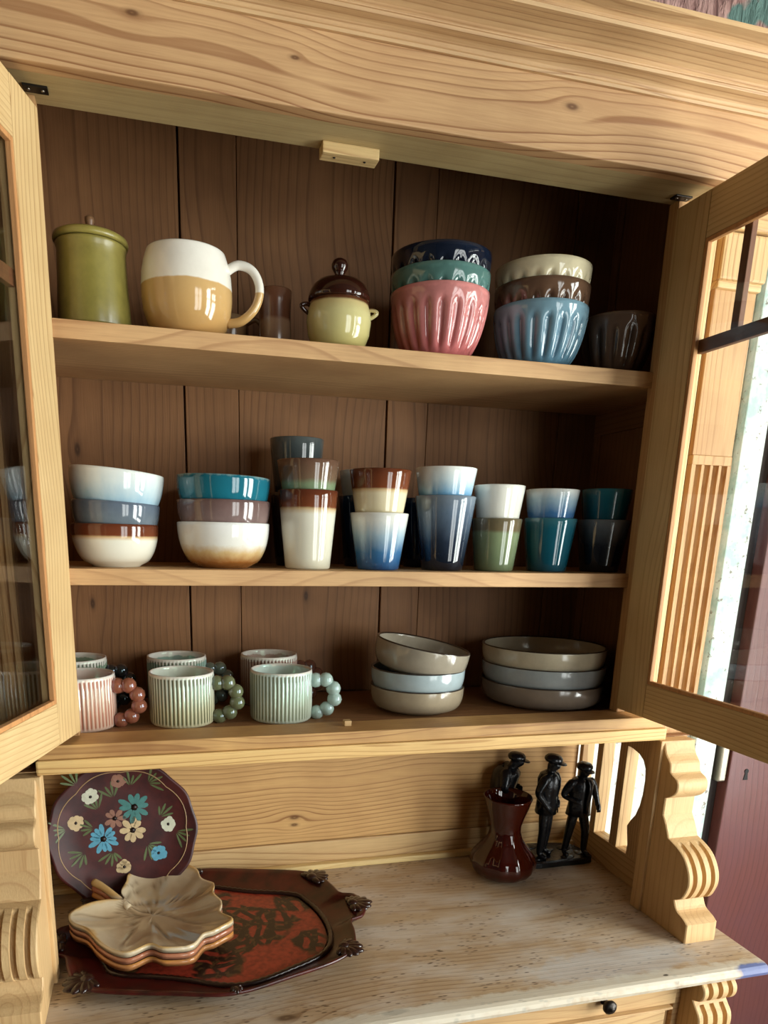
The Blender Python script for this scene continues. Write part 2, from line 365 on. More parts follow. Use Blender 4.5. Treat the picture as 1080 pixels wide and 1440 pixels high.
# frieze board; its underside is the band above the opening
box('frieze_board', XL-0.005, XR+0.005, -0.0674, -0.045, 0.8988, 0.9815, W_FRZ, hutch, 0.002)
box('lintel_board', XL, XR, -0.045, 0.02, 0.8995, 0.93, wood('lintel_pine', 'X', srgb(186, 164, 118), srgb(132, 104, 64), ring=60, contrast=0.5, blotch=0.4), hutch, 0.001)
def cornice():
    cove = lambda a, c, n=6: [(a[0]+(c[0]-a[0])*(1-math.cos(k/n*PI/2)), a[1]+(c[1]-a[1])*math.sin(k/n*PI/2)) for k in range(n+1)]
    P = [(-0.045, 0.980), (-0.0715, 0.980), (-0.0730, 0.9830), (-0.0715, 0.9855)]+cove((-0.0695, 0.9855), (-0.0845, 0.9940))
    P += [(-0.0890, 0.9945), (-0.0905, 0.9975), (-0.0875, 1.0005)]+cove((-0.0835, 1.0005), (-0.1190, 1.0130))
    P += [(-0.1240, 1.0135), (-0.1260, 1.0165), (-0.1225, 1.0195)]+cove((-0.1200, 1.0195), (-0.1360, 1.0265))
    P += [(-0.1420, 1.0270), (-0.1420, 1.0325), (-0.045, 1.0325)]
    return prism('cornice_moulding', P, XL-0.09, XR+0.09, 'X', wood('pine_cornice', 'X', srgb(204, 168, 122), srgb(138, 92, 52), ring=120, contrast=0.8), hutch)
cornice()
box('top_board', XL, XR, -0.045, 0.294, 1.033, 1.050, W_DARK, hutch)
for s, (a, c) in enumerate(((-0.10, -0.08), (0.98, 1.0))):
    box('side_panel', a, c, 0.0, 0.29, 0.06, 1.033, wood('brown_side_%d' % s, 'Z', BL, BD, ring=80, contrast=0.6, blotch=0.45), hutch)
    xo = (1.0, 1.055) if s else (-0.145, -0.10)
    box('outer_side_panel', xo[0], xo[1], 0.0, 0.29, 0.06, 1.033, W_OLD, hutch)
for z0 in (0.6, 0.305, 0.0985):
    box('side_rail', 0.976, 0.9805, 0.02, 0.274, z0, z0+0.040 if z0 > .2 else z0+.03, W_DARKY, hutch, 0.001)
for z0, z1 in ((0.345, 0.64), (0.10, 0.322), (0.663, 1.03)):
    box('side_stile', 0.9765, 0.9805, 0.252, 0.2745, z0, z1, W_BACK, hutch, 0.001)
# back boards: wide ones with narrow ones between
BJ = [(-0.08, 0.1755, 0), (0.1788, 0.2693, 1), (0.2707, 0.5395, 0), (0.5428, 0.6203, 1), (0.6217, 0.8945, 0), (0.8965, 0.979, 1)]
for x0, x1, nar in BJ:
    kn = {-0.08: [(0.5294-0.5665, -0.003-0.047, 0.012), (0.272-0.5665, 0.006-0.047, 0.010)], 0.2707: [(0.2857-0.5665, 0.393-0.4046, 0.010)]}.get(x0)
    bmt = wood('brown_board_knotty_%d' % int(1000*x1), 'Z', BL, BD, ring=90, contrast=0.7, rough=0.6, blotch=0.45, wander=0.14, knots=kn) if kn else W_BACK
    box('back_board', x0, x1, 0.275-0.0015*nar, 0.289, 0.10, 1.033, bmt, hutch, 0.0012)
box('backing_panel', -0.10, 1.0, 0.2895, 0.294, 0.06, 1.033, W_BACK, hutch, 0)
# face frame, pilasters
def pilaster(s):
    f0, f1 = (0.902, 0.957) if s else (-0.047, -0.002)
    box('front_stile', f0, f1, 0.0, 0.022, 0.105, 0.8995, W_OLD, hutch)
    g0, g1 = (0.957, 0.980) if s else (-0.070, -0.047)
    box('recess_strip', g0, g1, 0.008, 0.022, 0.06, 0.8995, W_BACK, hutch, 0)
    p0, p1 = (0.980, 1.058) if s else (-0.148, -0.070)
    box('pilaster_board', p0, p1, -0.008, 0.012, 0.54, 0.785, W_OLD, hutch)
    box('pilaster_block', p0-0.004, p1+0.004, -0.020, 0.012, 0.795, 0.860, W_Z, hutch, 0.004)
    box('pilaster_cap', p0-0.006, p1+0.006, -0.026, 0.012, 0.862, 0.8985, W_X, hutch, 0.004)
    box('pilaster_collar', p0-0.002, p1+0.002, -0.015, 0.012, 0.784, 0.796, W_X, hutch, 0.003)
    # fluted panel: cross-section with grooves
    P = [(p0, -0.010)]
    n = 4; wdt = (p1-p0-0.010)/n
    for k in range(n):
        c = p0+0.005+wdt*(k+0.5); r = wdt*0.34
        P += [(c-r*math.cos(t*PI), -0.010+0.008*math.sin(t*PI)) for t in [0, .2, .4, .6, .8, 1.0]]
    P += [(p1, -0.010), (p1, 0.012), (p0, 0.012)]
    prism('fluted_panel', P, 0.135, 0.525, 'Z', W_OLD, hutch)
    box('pilaster_foot', p0, p1, -0.010, 0.012, 0.062, 0.135, W_OLD, hutch)
    box('pilaster_neck', p0, p1, -0.010, 0.012, 0.525, 0.54, W_OLD, hutch)
pilaster(1); pilaster(0)
# shelves
Z1, Z2, Z3 = 0.6631, 0.3457, 0.098
for z in (Z1, Z2):
    box('shelf', -0.08, 0.9795, 0.0124, 0.2735, z-0.0232, z, W_SHELF, hutch, 0.0015)
box('cabinet_floor', -0.08, 0.9795, 0.02, 0.2735, 0.064, Z3, W_DARK, hutch, 0.001)
SILL = wood('pine_sill', 'X', srgb(232, 194, 128), srgb(158, 100, 44), ring=170, contrast=1.0, wander=0.06)
box('sill_rail', -0.056, 0.966, -0.043, 0.0205, 0.084, 0.1045, wood('pine_sill_worn', 'X', srgb(214, 170, 108), srgb(128, 78, 40), ring=150, contrast=0.9, blotch=0.55, stain=srgb(120, 70, 40)), hutch, 0.002)
box('sill_lip', -0.058, 0.974, -0.047, 0.03, 0.0625, 0.0838, SILL, hutch, 0.003)
box('door_catch', 0.3975, 0.409, -0.012, 0.0, 0.1045, 0.1135, W_X, hutch, 0.001)
lb = box('latch_block', 0.350, 0.428, -0.004, 0.019, 0.886, 0.8995, wood('latch_pine', 'X', srgb(224, 196, 140), PD), hutch, 0.0015)
for x in (0.368, 0.41):
    bm = bmesh.new(); ball_bm(bm, (0, 0, 0), 0.0022, 1, (1, 1, .5)); link('screw', bm_mesh('screw', bm, True), IRON, lb, Vector((x, 0.006, 0.8858))-Vector((0.389, 0.0075, 0.89275)))
for x, yy in ((-0.013, -0.0145), (0.886, -0.006)):
    hp = box('hinge_plate', x, x+0.028, yy-0.0075, yy+0.0075, 0.8972, 0.8996, IRON, hutch, 0.0006)
    for dx in (-0.008, 0.008):
        bm = bmesh.new(); ball_bm(bm, (0, 0, 0), 0.0026, 1, (1, 1, .5)); link('screw', bm_mesh('screw', bm, True), STEEL, hp, (dx, 0, -0.0013))

# niche back: horizontal boards and the pale bead at the bottom
W_NIC = wood('pine_niche', 'X', srgb(216, 172, 112), srgb(136, 84, 42), ring=120, contrast=1.0, wander=0.12, pith=0.02,
             knots=[(0.372-0.455, -0.166+0.085, 0.011), (0.372-0.455, -0.182+0.085, 0.008)])
box('niche_board', -0.10, 1.005, 0.250, 0.268, -0.2085, 0.062, W_NIC, hutch, 0.002)
box('niche_board', -0.10, 1.005, 0.246, 0.268, -0.257, -0.2095, W_X, hutch, 0.003)
box('bead_strip', -0.10, 1.005, 0.230, 0.246, ZT+0.0003, -0.254, wood('pale_bead', 'X', srgb(236, 210, 150), srgb(190, 140, 80), ring=90, contrast=0.5), hutch, 0.003)

# side brackets and fretwork galleries
PROF = [(-0.050, 0.084), (-0.052, 0.060), (-0.060, 0.041), (-0.073, 0.027), (-0.077, 0.012), (-0.092, 0.005), (-0.098, -0.004), (-0.097, -0.016), (-0.088, -0.027), (-0.073, -0.036), (-0.073, -0.067), (-0.083, -0.082), (-0.0935, -0.103), (-0.117, -0.110), (-0.136, -0.121), (-0.150, -0.140), (-0.155, -0.158), (-0.153, -0.174), (-0.144, -0.193), (-0.128, -0.204), (-0.137, -0.219), (-0.155, -0.226), (-0.165, -0.232), (-0.166, ZT+0.0003)]
def smooth_prof(P, cuts, per=4):
    out = []
    for a, b in zip(cuts, cuts[1:]):
        q = catmull([Vector(p) for p in P[a:b+1]], per, False); out += [(v.x, v.y) for v in q][(1 if out else 0):]
    return out
PROF = smooth_prof(PROF, [1, 9, 10, 12, 19, 22, 23])
def loft_bracket(name, prof, x0, x1, yb, zmask, ngroove, depth, mat, parent):
    """profile (y,z) lofted across x, with rounded flutes cut where zmask says; back plane yb"""
    pts = []
    for (a, b) in zip(prof, prof[1:]):
        m = max(1, int(math.hypot(b[0]-a[0], b[1]-a[1])/0.009))
        pts += [(a[0]+(b[0]-a[0])*k/m, a[1]+(b[1]-a[1])*k/m) for k in range(m)]
    pts.append(prof[-1])
    wd = x1-x0; xs = [x0, x0+0.002]; wg = (wd-0.008)/ngroove
    for g in range(ngroove):
        c = x0+0.004+wg*(g+0.5); r = wg*0.24
        xs += [c-r, c-r*0.8, c-r*0.35, c+r*0.35, c+r*0.8, c+r]
    xs += [x1-0.002, x1]
    def cut(x):
        for g in range(ngroove):
            c = x0+0.004+wg*(g+0.5); r = wg*0.24
            if abs(x-c) < r*0.99: return 1.0 if abs(x-c) < r*.5 else 0.75
        return 0.0
    v = []; fa = []; n = len(xs); 
    for (y, z) in pts:
        mk = zmask(z)
        for i, x in enumerate(xs):
            e = 0.0015 if i in (0, n-1) else 0.0
            v.append(Vector((x, y+depth*mk*cut(x)+e, z)))
    m = len(pts)
    for j in range(m-1):
        for i in range(n-1): fa.append((j*n+i, j*n+i+1, (j+1)*n+i+1, (j+1)*n+i))
    bt = len(v); v += [Vector((x0, yb, pts[0][1])), Vector((x1, yb, pts[0][1])), Vector((x0, yb, pts[-1][1])), Vector((x1, yb, pts[-1][1]))]
    fa.append(tuple([j*n for j in range(m)]+[bt+2, bt])); fa.append(tuple([j*n+n-1 for j in range(m-1, -1, -1)]+[bt+1, bt+3]))
    fa.append((bt, bt+1, bt+3, bt+2)); fa.append(tuple([bt, bt+1]+[i for i in range(n-1, -1, -1)])); fa.append(tuple([bt+3, bt+2]+[(m-1)*n+i for i in range(n)]))
    c = Vector(((x0+x1)/2, sum(p[0] for p in pts)/m, (pts[0][1]+pts[-1][1])/2))
    return link(name, mesh(name, [q-c for q in v], fa), mat, parent, c-wpos(parent))
zm = lambda z: max(0.0, min(1.0, (z+0.199)/0.006))*max(0.0, min(1.0, (-0.106-z)/0.006))
W_BR = wood('bracket_pine', 'Z', srgb(214, 180, 130), srgb(160, 112, 66), ring=90, contrast=0.5)
ZU = 0.0622
for s in (1, 0):
    b0, b1 = (0.968, 1.030) if s else (-0.120, -0.058)
    loft_bracket('carved_bracket', PROF, b0, b1, -0.028, zm, 3, 0.011, W_BR, hutch)
    q0, q1 = (0.962, 1.032) if s else (-0.122, -0.052)
    box('bracket_post', q0, q1, -0.052, -0.026, ZT+0.0003, 0.0622, W_BR, hutch, 0.002)
    g0, g1 = (1.008, 1.036) if s else (-0.126, -0.098)
    box('gallery_rail', g0, g1, -0.026, 0.250, ZT+0.0003, -0.2072, W_Y, hutch, 0.0015)
    for y0, y1 in ((0.169, 0.1875), (0.0935, 0.1165), (0.238, 0.250)):
        box('gallery_slat', g0, g1, y0, y1, -0.2072, 0.0622, W_Z, hutch, 0.0012)
    fp = [(-0.026, -0.2072), (0.060, -0.2072), (0.059, -0.185), (0.064, -0.163), (0.067, -0.149), (0.059, -0.135), (0.047, -0.119), (0.038, -0.095), (0.034, -0.070), (0.033, -0.042), (0.036, -0.020), (0.044, -0.006), (0.058, 0.003), (0.078, 0.008), (0.0935, 0.009), (0.0935, 0.0622), (-0.026, 0.0622)]
    prism('gallery_fret', fp, g0, g1, 'X', W_Z, hutch)
box('niche_ceiling', -0.126, 1.04, -0.026, 0.268, 0.0622, 0.0638, W_DARK, hutch, 0)

# doors: a frame of two stiles and two rails, glazing bars on the outer side, pane, beads, lock
def cupboard_door(hx, ang, sgn, name='door'):
    LW, TH = 0.449, 0.021
    z0, z1 = 0.1125, 0.8865; zi0, zi1 = 0.170, 0.824; sw = 0.069
    zc = (z0+z1)/2
    # local: x from hinge to free edge, y = 0 inner face .. TH outer face, z relative zc
    T = 1.0
    bm = bmesh.new()
    rot = ang
    def b(x0_, x1_, y0_, y1_, za, zb, bev, mi, tgt): box_bm(tgt, x0_, x1_, sgn*y0_ if sgn > 0 else -y1_, sgn*y1_ if sgn > 0 else -y0_, za-zc, zb-zc, bev, mi)
    b(0, sw, 0, TH, z0, z1, 0.0012, 0, bm); b(LW-sw, LW, 0, TH, z0, z1, 0.0012, 0, bm)
    b(sw+.0004, LW-sw-.0004, 0.0004, TH, z0, zi0, 0.0012, 1, bm); b(sw+.0004, LW-sw-.0004, 0.0004, TH, zi1, z1, 0.0012, 1, bm)
    lite = (srgb(218, 188, 136), srgb(160, 114, 64))
    d = link(name, bm_mesh(name, bm), [wood('door_stile_pine_%d' % sgn, 'Z', *lite, ring=140, contrast=0.8), wood('door_rail_pine_%d' % sgn, 'X', *lite, ring=140, contrast=0.9)], hutch, Vector((hx, 0, zc))-wpos(hutch), (0, 0, rot))
    def part(nm, boxes, mat, bev=0.001):
        for q in boxes:
            m2 = bmesh.new(); cxx = (q[0]+q[1])/2; cz = (q[4]+q[5])/2
            b(q[0]-cxx, q[1]-cxx, q[2], q[3], q[4]-cz+zc, q[5]-cz+zc, bev, 0, m2)
            link(nm, bm_mesh(nm, m2), mat, d, (cxx, 0, cz-zc))
    part('glass_pane', [(sw-0.004, LW-sw+0.004, 0.0085, 0.0115, zi0-0.004, zi1+0.004)], GLASS, 0)
    bead = wood('bead_pine_%d' % sgn, 'Z', srgb(206, 150, 96), srgb(130, 76, 40), ring=60, contrast=0.4)
    part('glazing_bead', [(sw, sw+0.006, 0.001, 0.0082, zi0, zi1), (LW-sw-0.006, LW-sw, 0.001, 0.0082, zi0, zi1), (sw+.006, LW-sw-.006, 0.001, 0.0082, zi0, zi0+0.006), (sw+.006, LW-sw-.006, 0.001, 0.0082, zi1-0.006, zi1)], bead, 0.001)
    bar = wood('bar_shade_%d' % sgn, 'Z', srgb(112, 70, 44), srgb(70, 40, 26), ring=80, contrast=0.6)  # dark brown puts the shade of the bars' outer side into the colour
    part('muntin', [(sw, LW-sw, 0.012, TH, 0.673, 0.692)], wood('bar_shade_along_%d' % sgn, 'X', srgb(112, 70, 44), srgb(70, 40, 26), ring=80, contrast=0.6))
    part('muntin', [(x-0.007, x+0.007, 0.012, TH, 0.692, zi1) for x in (0.136, 0.2245, 0.313)], bar)
    return d
# right door: leaf points to -Y, inner face looks to -X ; left door opened a little wider, inner face looks to +X
cupboard_door(0.900, -PI/2+0.012, 1)
cupboard_door(0.0, -PI/2-0.297, -1)

# ------------------------------------------------------------------ the dresser: base
base = empty('sideboard_cabinet', (0.455, 0.02, R_['z0']))
tag(base, 'pine dresser base with a worn scrubbed countertop, drawer and carved corbels', 'cabinet')
W_CT = wood('counter_scrubbed', 'X', srgb(190, 164, 130), srgb(128, 92, 60), ring=95, contrast=0.8, rough=0.42, washed_sheen=srgb(212, 204, 192), fibre=0.3, wander=0.12, knots=[(0.27-0.455, -0.205-0.005, 0.016)],
            stains_sheen=[(0.115-0.455, -0.205-0.005, 0.020, 0.005, srgb(40, 26, 18), 0.9), (0.425-0.455, -0.228-0.005, 0.022, 0.006, srgb(52, 36, 28), 0.9), (0.82-0.455, -0.19-0.005, 0.16, 0.045, srgb(196, 206, 214), 0.28), (0.60-0.455, -0.238-0.005, 0.60, 0.020, srgb(214, 208, 190), 0.65), (0.875-0.455, -0.236-0.005, 0.006, 0.003, srgb(60, 50, 40), 0.9), (1.035-0.455, -0.247-0.005, 0.036, 0.012, srgb(62, 88, 150), 0.85)])  # the large bluish white patch paints the sheen; the rest are stains and wear
def counter():
    y0, y1 = -0.252, 0.262
    P = [(y1, ZT), (y0+0.012, ZT), (y0+0.006, ZT-0.0015), (y0+0.002, ZT-0.005), (y0, ZT-0.011), (y0+0.002, ZT-0.017), (y0+0.008, ZT-0.021), (y0+0.014, ZT-0.024), (y1, ZT-0.024)]
    o = prism('countertop', P, -0.155, 1.062, 'X', W_CT, base)
    # put origin where the material expects it
    d = Vector((0.455, 0.005, ZT))-(o.location+wpos(base)); o.data.transform(Matrix.Translation(-d)); o.location += d
    return o
counter()
W_BASE = wood('base_pine', 'X', srgb(206, 172, 124), srgb(150, 104, 62), ring=100, contrast=0.7)
box('carcass', -0.13, 1.04, -0.190, 0.262, R_['z0']+0.06, ZT-0.0245, W_Z, base)
box('plinth', -0.14, 1.05, -0.200, 0.262, R_['z0'], R_['z0']+0.06, W_BASE, base)
box('apron_rail', -0.10, 0.925, -0.212, -0.190, -0.343, -0.291, W_BASE, base)
dr = box('drawer', -0.06, 0.905, -0.216, -0.190, -0.48, -0.348, W_BASE, base, 0.004)
box('drawer_edge', -0.07, 0.915, -0.220, -0.190, -0.3475, -0.3435, W_BASE, base)
def knob_mesh():
    return lathe('knob', [(0, 0), (0.006, 0), (0.005, 0.006), (0.0085, 0.010), (0.0115, 0.014), (0.0115, 0.018), (0.008, 0.0215), (0.0045, 0.022), (0.0035, 0.024), (0, 0.0245)], 24)
km = knob_mesh()
link('knob', km, IRON, base, Vector((0.786, -0.212, -0.317))-wpos(base), (PI/2, 0, 0))
link('knob', km, IRON, base, Vector((0.124, -0.212, -0.317))-wpos(base), (PI/2, 0, 0))
CP = smooth_prof([(-0.238, -0.2908), (-0.246, -0.300), (-0.247, -0.312), (-0.240, -0.324), (-0.226, -0.331), (-0.234, -0.340), (-0.244, -0.352), (-0.246, -0.372), (-0.238, -0.395), (-0.222, -0.415), (-0.205, -0.43)], [0, 4, 10])
for s in (1, 0):
    c0, c1 = (0.945, 1.010) if s else (-0.100, -0.035)
    loft_bracket('carved_corbel', CP, c0, c1, -0.190, lambda z: 1.0 if (z < -0.293 and (z > -0.327 or z < -0.338)) else 0.0, 3, 0.010, W_BR, base)
    box('corbel_panel', c0-0.012, c1+0.012, -0.200, -0.190, -0.60, -0.291, W_BASE, base)

# ------------------------------------------------------------------ crockery helpers
def bowl_prof(R, h, rb, t=0.0035, p=2.0, n=12, lip=0.0):
    o = [(0, 0.003), (rb*0.80, 0.003), (rb*0.86, 0.0), (rb*0.98, 0.0), (rb, 0.002)]
    f = lambda u: rb+(R-rb)*(1-(1-u)**p)**(1/p)
    o += [(f(k/n), 0.003+(h-0.004)*k/n) for k in range(1, n+1)]
    o += [(R-t*0.35, h), (R-t, h-0.001)]
    i = []
    for k in range(n, -1, -1):
        u = k/n; r = max(f(u)-t*1.05, 0.001); z = max(0.003+(h-0.004)*u, 0.0075)
        if k < n: i.append((r, z))
    return o+i+[(rb*0.5, 0.0065), (0, 0.006)]
def cup_prof(R, h, rb, t=0.0028, n=8, belly=0.0):
    o = [(0, 0.002), (rb*0.78, 0.002), (rb*0.84, 0.0), (rb*0.95, 0.0), (rb, 0.0025)]
    f = lambda u: rb+(R-rb)*u+belly*math.sin(PI*u)
    o += [(f(k/n), 0.0025+(h-0.0035)*k/n) for k in range(1, n+1)]
    o += [(R-t*.35, h), (R-t, h-0.001)]
    o += [(f(k/n)-t, max(0.0025+(h-0.0035)*k/n, 0.007)) for k in range(n-1, -1, -1)]
    return o+[(0, 0.006)]
def flutes(n, amp, z0, z1, last):
    def rf(th, z, j):
        if j >= last or j < 4: return 1.0, 0.0
        m = max(0, min(1, (z-z0)/0.004))*max(0, min(1, (z1-z)/0.008))
        s = abs(math.sin(n*th/2))                # rounded lobes with sharp valleys
        return 1.0-amp*m*(1-s), (1-s)*m if s < 0.55 else 0.0
    return rf
def put(name, me, mat, loc, label, cat, group=None, rot=(0, 0, 0)):
    return tag(link(name, me, mat, None, loc, rot, True), label, cat, group)

# ------------------------------------------------------------------ top shelf
ZA = Z1+0.0003
# green lidded jar
pj = [(0, 0.003), (0.043, 0.003), (0.045, 0.0), (0.0478, 0.0), (0.0484, 0.004), (0.0474, 0.03), (0.0458, 0.06), (0.0448, 0.085), (0.0446, 0.094), (0.0452, 0.098), (0.0462, 0.1005), (0.0455, 0.103), (0.043, 0.104), (0.042, 0.09), (0.042, 0.01), (0, 0.01)]
OLIVE = glaze('olive_glaze', [(0, srgb(118, 108, 52)), (0.5, srgb(138, 128, 62)), (1, srgb(148, 136, 70))], 0.11, 0.30, 0.3, 0.45, coat=0.1)
jar = put('lidded_jar', lathe('lidded_jar', pj, 64), OLIVE, (0.049, 0.066, ZA), 'olive green ceramic jar with a flat lid at the left end of the top shelf', 'jar')
lid = link('lid', lathe('lid', [(0, 0.104), (0.044, 0.1043), (0.0478, 0.1045), (0.0488, 0.108), (0.0475, 0.112), (0.043, 0.1145), (0.02, 0.1185), (0, 0.120)], 64), OLIVE, jar, smooth=True)
link('knob', lathe('knob', [(0, 0.118), (0.0056, 0.118), (0.0050, 0.123), (0.0050, 0.129), (0.0062, 0.133), (0.0060, 0.1375), (0.004, 0.139), (0, 0.1393)], 24), plain('brown_knob', srgb(120, 88, 60), 0.4), lid, smooth=True)
# big two-tone mug
def round_mug():
    o = [(0, .003), (.036, .003), (.038, 0), (.042, 0), (.046, .003), (.0545, .014), (.0605, .030), (.0628, .048), (.0628, .062), (.0618, .078), (.0592, .092), (.0555, .103), (.0545, .1065), (.0535, .1078), (.0520, .1065), (.0565, .090), (.0588, .070), (.0588, .045), (.050, .016), (.03, .009), (0, .008)]
    return lathe('round_mug', o, 72)
MUGB = glaze('cream_over_tan_glaze', [(0, srgb(180, 138, 82)), (0.30, srgb(202, 162, 104)), (0.565, srgb(206, 168, 112)), (0.58, srgb(240, 234, 220)), (1, srgb(242, 238, 228))], 0.108, 0.09, 0.012, 0.10, streak=False)
rm = put('round_mug', round_mug(), MUGB, (0.174, 0.066, ZA), 'big round mug, cream above and tan below, on the top shelf', 'mug')
def handle(name, pts, rad, par, mat):
    bm = bmesh.new(); tube_bm(bm, catmull(pts, 5, False), rad if not isinstance(rad, list) else rad, 12)
    return link(name, bm_mesh(name, bm, True), mat, par)
handle('handle', [(.052, -.012, .086), (.070, -.016, .096), (.090, -.020, .089), (.099, -.022, .068), (.093, -.021, .044), (.074, -.017, .026), (.054, -.012, .022)], 0.0062, rm, MUGB)
# small cup with a round handle half hidden behind the mug handle
SC = glaze('stone_brown_glaze', [(0, srgb(92, 66, 44)), (0.5, srgb(130, 98, 66)), (1, srgb(150, 122, 90))], 0.07, 0.2, 0.1, 0.3)
c1 = put('small_cup', lathe('small_cup', cup_prof(0.030, 0.062, 0.020, belly=0.006), 40), SC, (0.243, 0.175, ZA), 'small brown cup half hidden behind the handle of the big cream mug', 'cup')
handle('handle', [(.026, -.010, .052), (.042, -.016, .058), (.052, -.020, .042), (.046, -.018, .018), (.028, -.010, .010)], 0.0038, c1, SC)
# little two-tone beaker
gb = [(0, .002), (.016, .002), (.018, 0), (.0205, 0), (.0228, .006), (.0242, .018), (.0244, .030), (.0238, .042), (.0236, .056), (.0244, .072), (.0254, .086), (.0248, .087), (.0235, .086), (.0222, .056), (.0222, .02), (0, .008)]
put('small_beaker', lathe('small_beaker', gb, 40), glaze('brown_beaker_glaze', [(0, srgb(112, 84, 62)), (0.5, srgb(122, 92, 70)), (0.56, srgb(90, 52, 34)), (1, srgb(110, 70, 48))], 0.087, 0.22, 0.06, 0.3), (0.306, 0.110, ZA), 'small dull brown beaker between the big cream mug and the lidded pot', 'cup')
# bean pot with lid
bp = [(0, .003), (.028, .003), (.030, 0), (.034, 0), (.0395, .008), (.0455, .022), (.0480, .040), (.0470, .052), (.0440, .061), (.0438, .066), (.0425, .067), (.041, .066), (.044, .05), (.0445, .035), (.036, .012), (0, .010)]
CRM = glaze('pale_straw_glaze', [(0, srgb(188, 176, 110)), (0.7, srgb(214, 204, 146)), (0.90, srgb(206, 186, 130)), (0.94, srgb(96, 48, 26)), (1, srgb(80, 38, 22))], 0.067, 0.10, 0.015, 0.12, streak=False)
BRN = glaze('dark_treacle_glaze', [(0, srgb(58, 28, 18)), (1, srgb(46, 20, 14))], 0.15, 0.06, 0.1, 0.2)
pot = put('bean_pot', lathe('bean_pot', bp, 56), CRM, (0.394, 0.066, ZA), 'small straw coloured pot with two lugs and a shiny dark brown lid', 'pot')
lid = link('lid', lathe('lid', [(0, .067), (.044, .0668), (.0458, .069), (.0455, .074), (.0435, .080), (.0400, .087), (.0320, .094), (.018, .098), (.0075, .0995), (.0065, .103), (.0085, .107), (.0118, .112), (.0122, .117), (.0100, .122), (.005, .125), (0, .1253)], 56), BRN, pot, smooth=True)
for s in (-1, 1):
    bm = bmesh.new()
    tube_bm(bm, catmull([(s*.044, 0, .048), (s*.053, -.003, .053), (s*.0575, -.004, .058), (s*.050, -.003, .061), (s*.043, 0, .060)], 4, False), 0.0030, 8)
    link('lug', bm_mesh('lug', bm, True), CRM if s > 0 else BRN, pot)
# fluted bowl stacks
def fluted(R, h, rb, n=20, amp=0.075):
    pr = bowl_prof(R, h, rb, 0.0042, 1.75, 16)
    return lathe('fluted_bowl', pr, n*8, flutes(n, amp, 0.008, h*0.80, 5+16), 'rib')
def fl_glaze(name, lo, hi, rib, h=0.09, rough=0.08, m=0.25):
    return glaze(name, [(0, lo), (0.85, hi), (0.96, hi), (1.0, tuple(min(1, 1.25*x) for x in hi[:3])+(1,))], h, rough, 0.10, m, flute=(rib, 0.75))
FB = fluted(0.0755, 0.094, 0.042)
FB2 = fluted(0.0740, 0.088, 0.043)
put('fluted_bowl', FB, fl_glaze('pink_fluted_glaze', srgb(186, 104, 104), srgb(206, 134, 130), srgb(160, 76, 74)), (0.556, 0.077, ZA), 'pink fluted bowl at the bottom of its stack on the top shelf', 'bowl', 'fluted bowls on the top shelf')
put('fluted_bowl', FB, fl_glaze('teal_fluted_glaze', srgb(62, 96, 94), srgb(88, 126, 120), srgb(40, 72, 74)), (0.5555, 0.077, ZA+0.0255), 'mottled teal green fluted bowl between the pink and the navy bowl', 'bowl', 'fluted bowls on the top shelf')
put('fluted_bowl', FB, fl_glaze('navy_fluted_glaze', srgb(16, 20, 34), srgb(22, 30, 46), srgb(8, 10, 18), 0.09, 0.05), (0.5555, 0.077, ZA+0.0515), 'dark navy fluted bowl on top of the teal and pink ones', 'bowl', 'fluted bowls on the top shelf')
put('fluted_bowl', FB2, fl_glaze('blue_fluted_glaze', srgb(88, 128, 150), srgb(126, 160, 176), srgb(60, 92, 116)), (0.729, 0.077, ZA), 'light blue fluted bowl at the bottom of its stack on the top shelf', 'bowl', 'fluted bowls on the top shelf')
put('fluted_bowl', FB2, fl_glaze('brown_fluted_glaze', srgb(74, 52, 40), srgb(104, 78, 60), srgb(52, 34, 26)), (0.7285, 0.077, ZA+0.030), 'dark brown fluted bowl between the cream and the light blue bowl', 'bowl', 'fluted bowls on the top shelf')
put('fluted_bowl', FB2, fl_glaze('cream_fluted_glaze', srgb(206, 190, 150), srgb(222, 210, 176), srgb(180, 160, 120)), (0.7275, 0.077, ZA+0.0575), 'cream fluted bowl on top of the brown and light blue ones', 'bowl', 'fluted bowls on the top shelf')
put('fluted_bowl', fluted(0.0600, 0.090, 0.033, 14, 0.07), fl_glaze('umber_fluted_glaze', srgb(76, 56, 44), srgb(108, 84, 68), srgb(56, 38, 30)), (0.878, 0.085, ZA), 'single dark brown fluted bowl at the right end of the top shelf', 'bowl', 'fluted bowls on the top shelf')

# ------------------------------------------------------------------ middle shelf: round bowls
ZB = Z2+0.0003
def rbowl(R, h, rb, p=2.1): return lathe('round_bowl', bowl_prof(R, h, rb, 0.0038, p, 14), 64)
RBA = rbowl(0.0635, 0.062, 0.036, 2.0); RBB = rbowl(0.0712, 0.068, 0.040, 2.0)
g1, g2 = 'round bowls on the middle shelf', 'tumblers on the middle shelf'
put('round_bowl', RBA, glaze('white_brown_band_glaze', [(0, srgb(226, 222, 204)), (0.62, srgb(232, 230, 214)), (0.70, srgb(208, 176, 130)), (0.74, srgb(112, 56, 30)), (1, srgb(96, 46, 26))], 0.062, 0.07, 0.012, 0.05, streak=False), (0.0595, 0.085, ZB), 'white bowl with a brown rim band, bottom of the left stack on the middle shelf', 'bowl', g1)
put('round_bowl', RBA, glaze('slate_glaze', [(0, srgb(80, 96, 104)), (0.6, srgb(110, 122, 132)), (1, srgb(96, 108, 124))], 0.062, 0.08, 0.15, 0.3), (0.0600, 0.085, ZB+0.031), 'slate grey bowl under the pale blue one, left stack on the middle shelf', 'bowl', g1, (0, 0.05, 0))
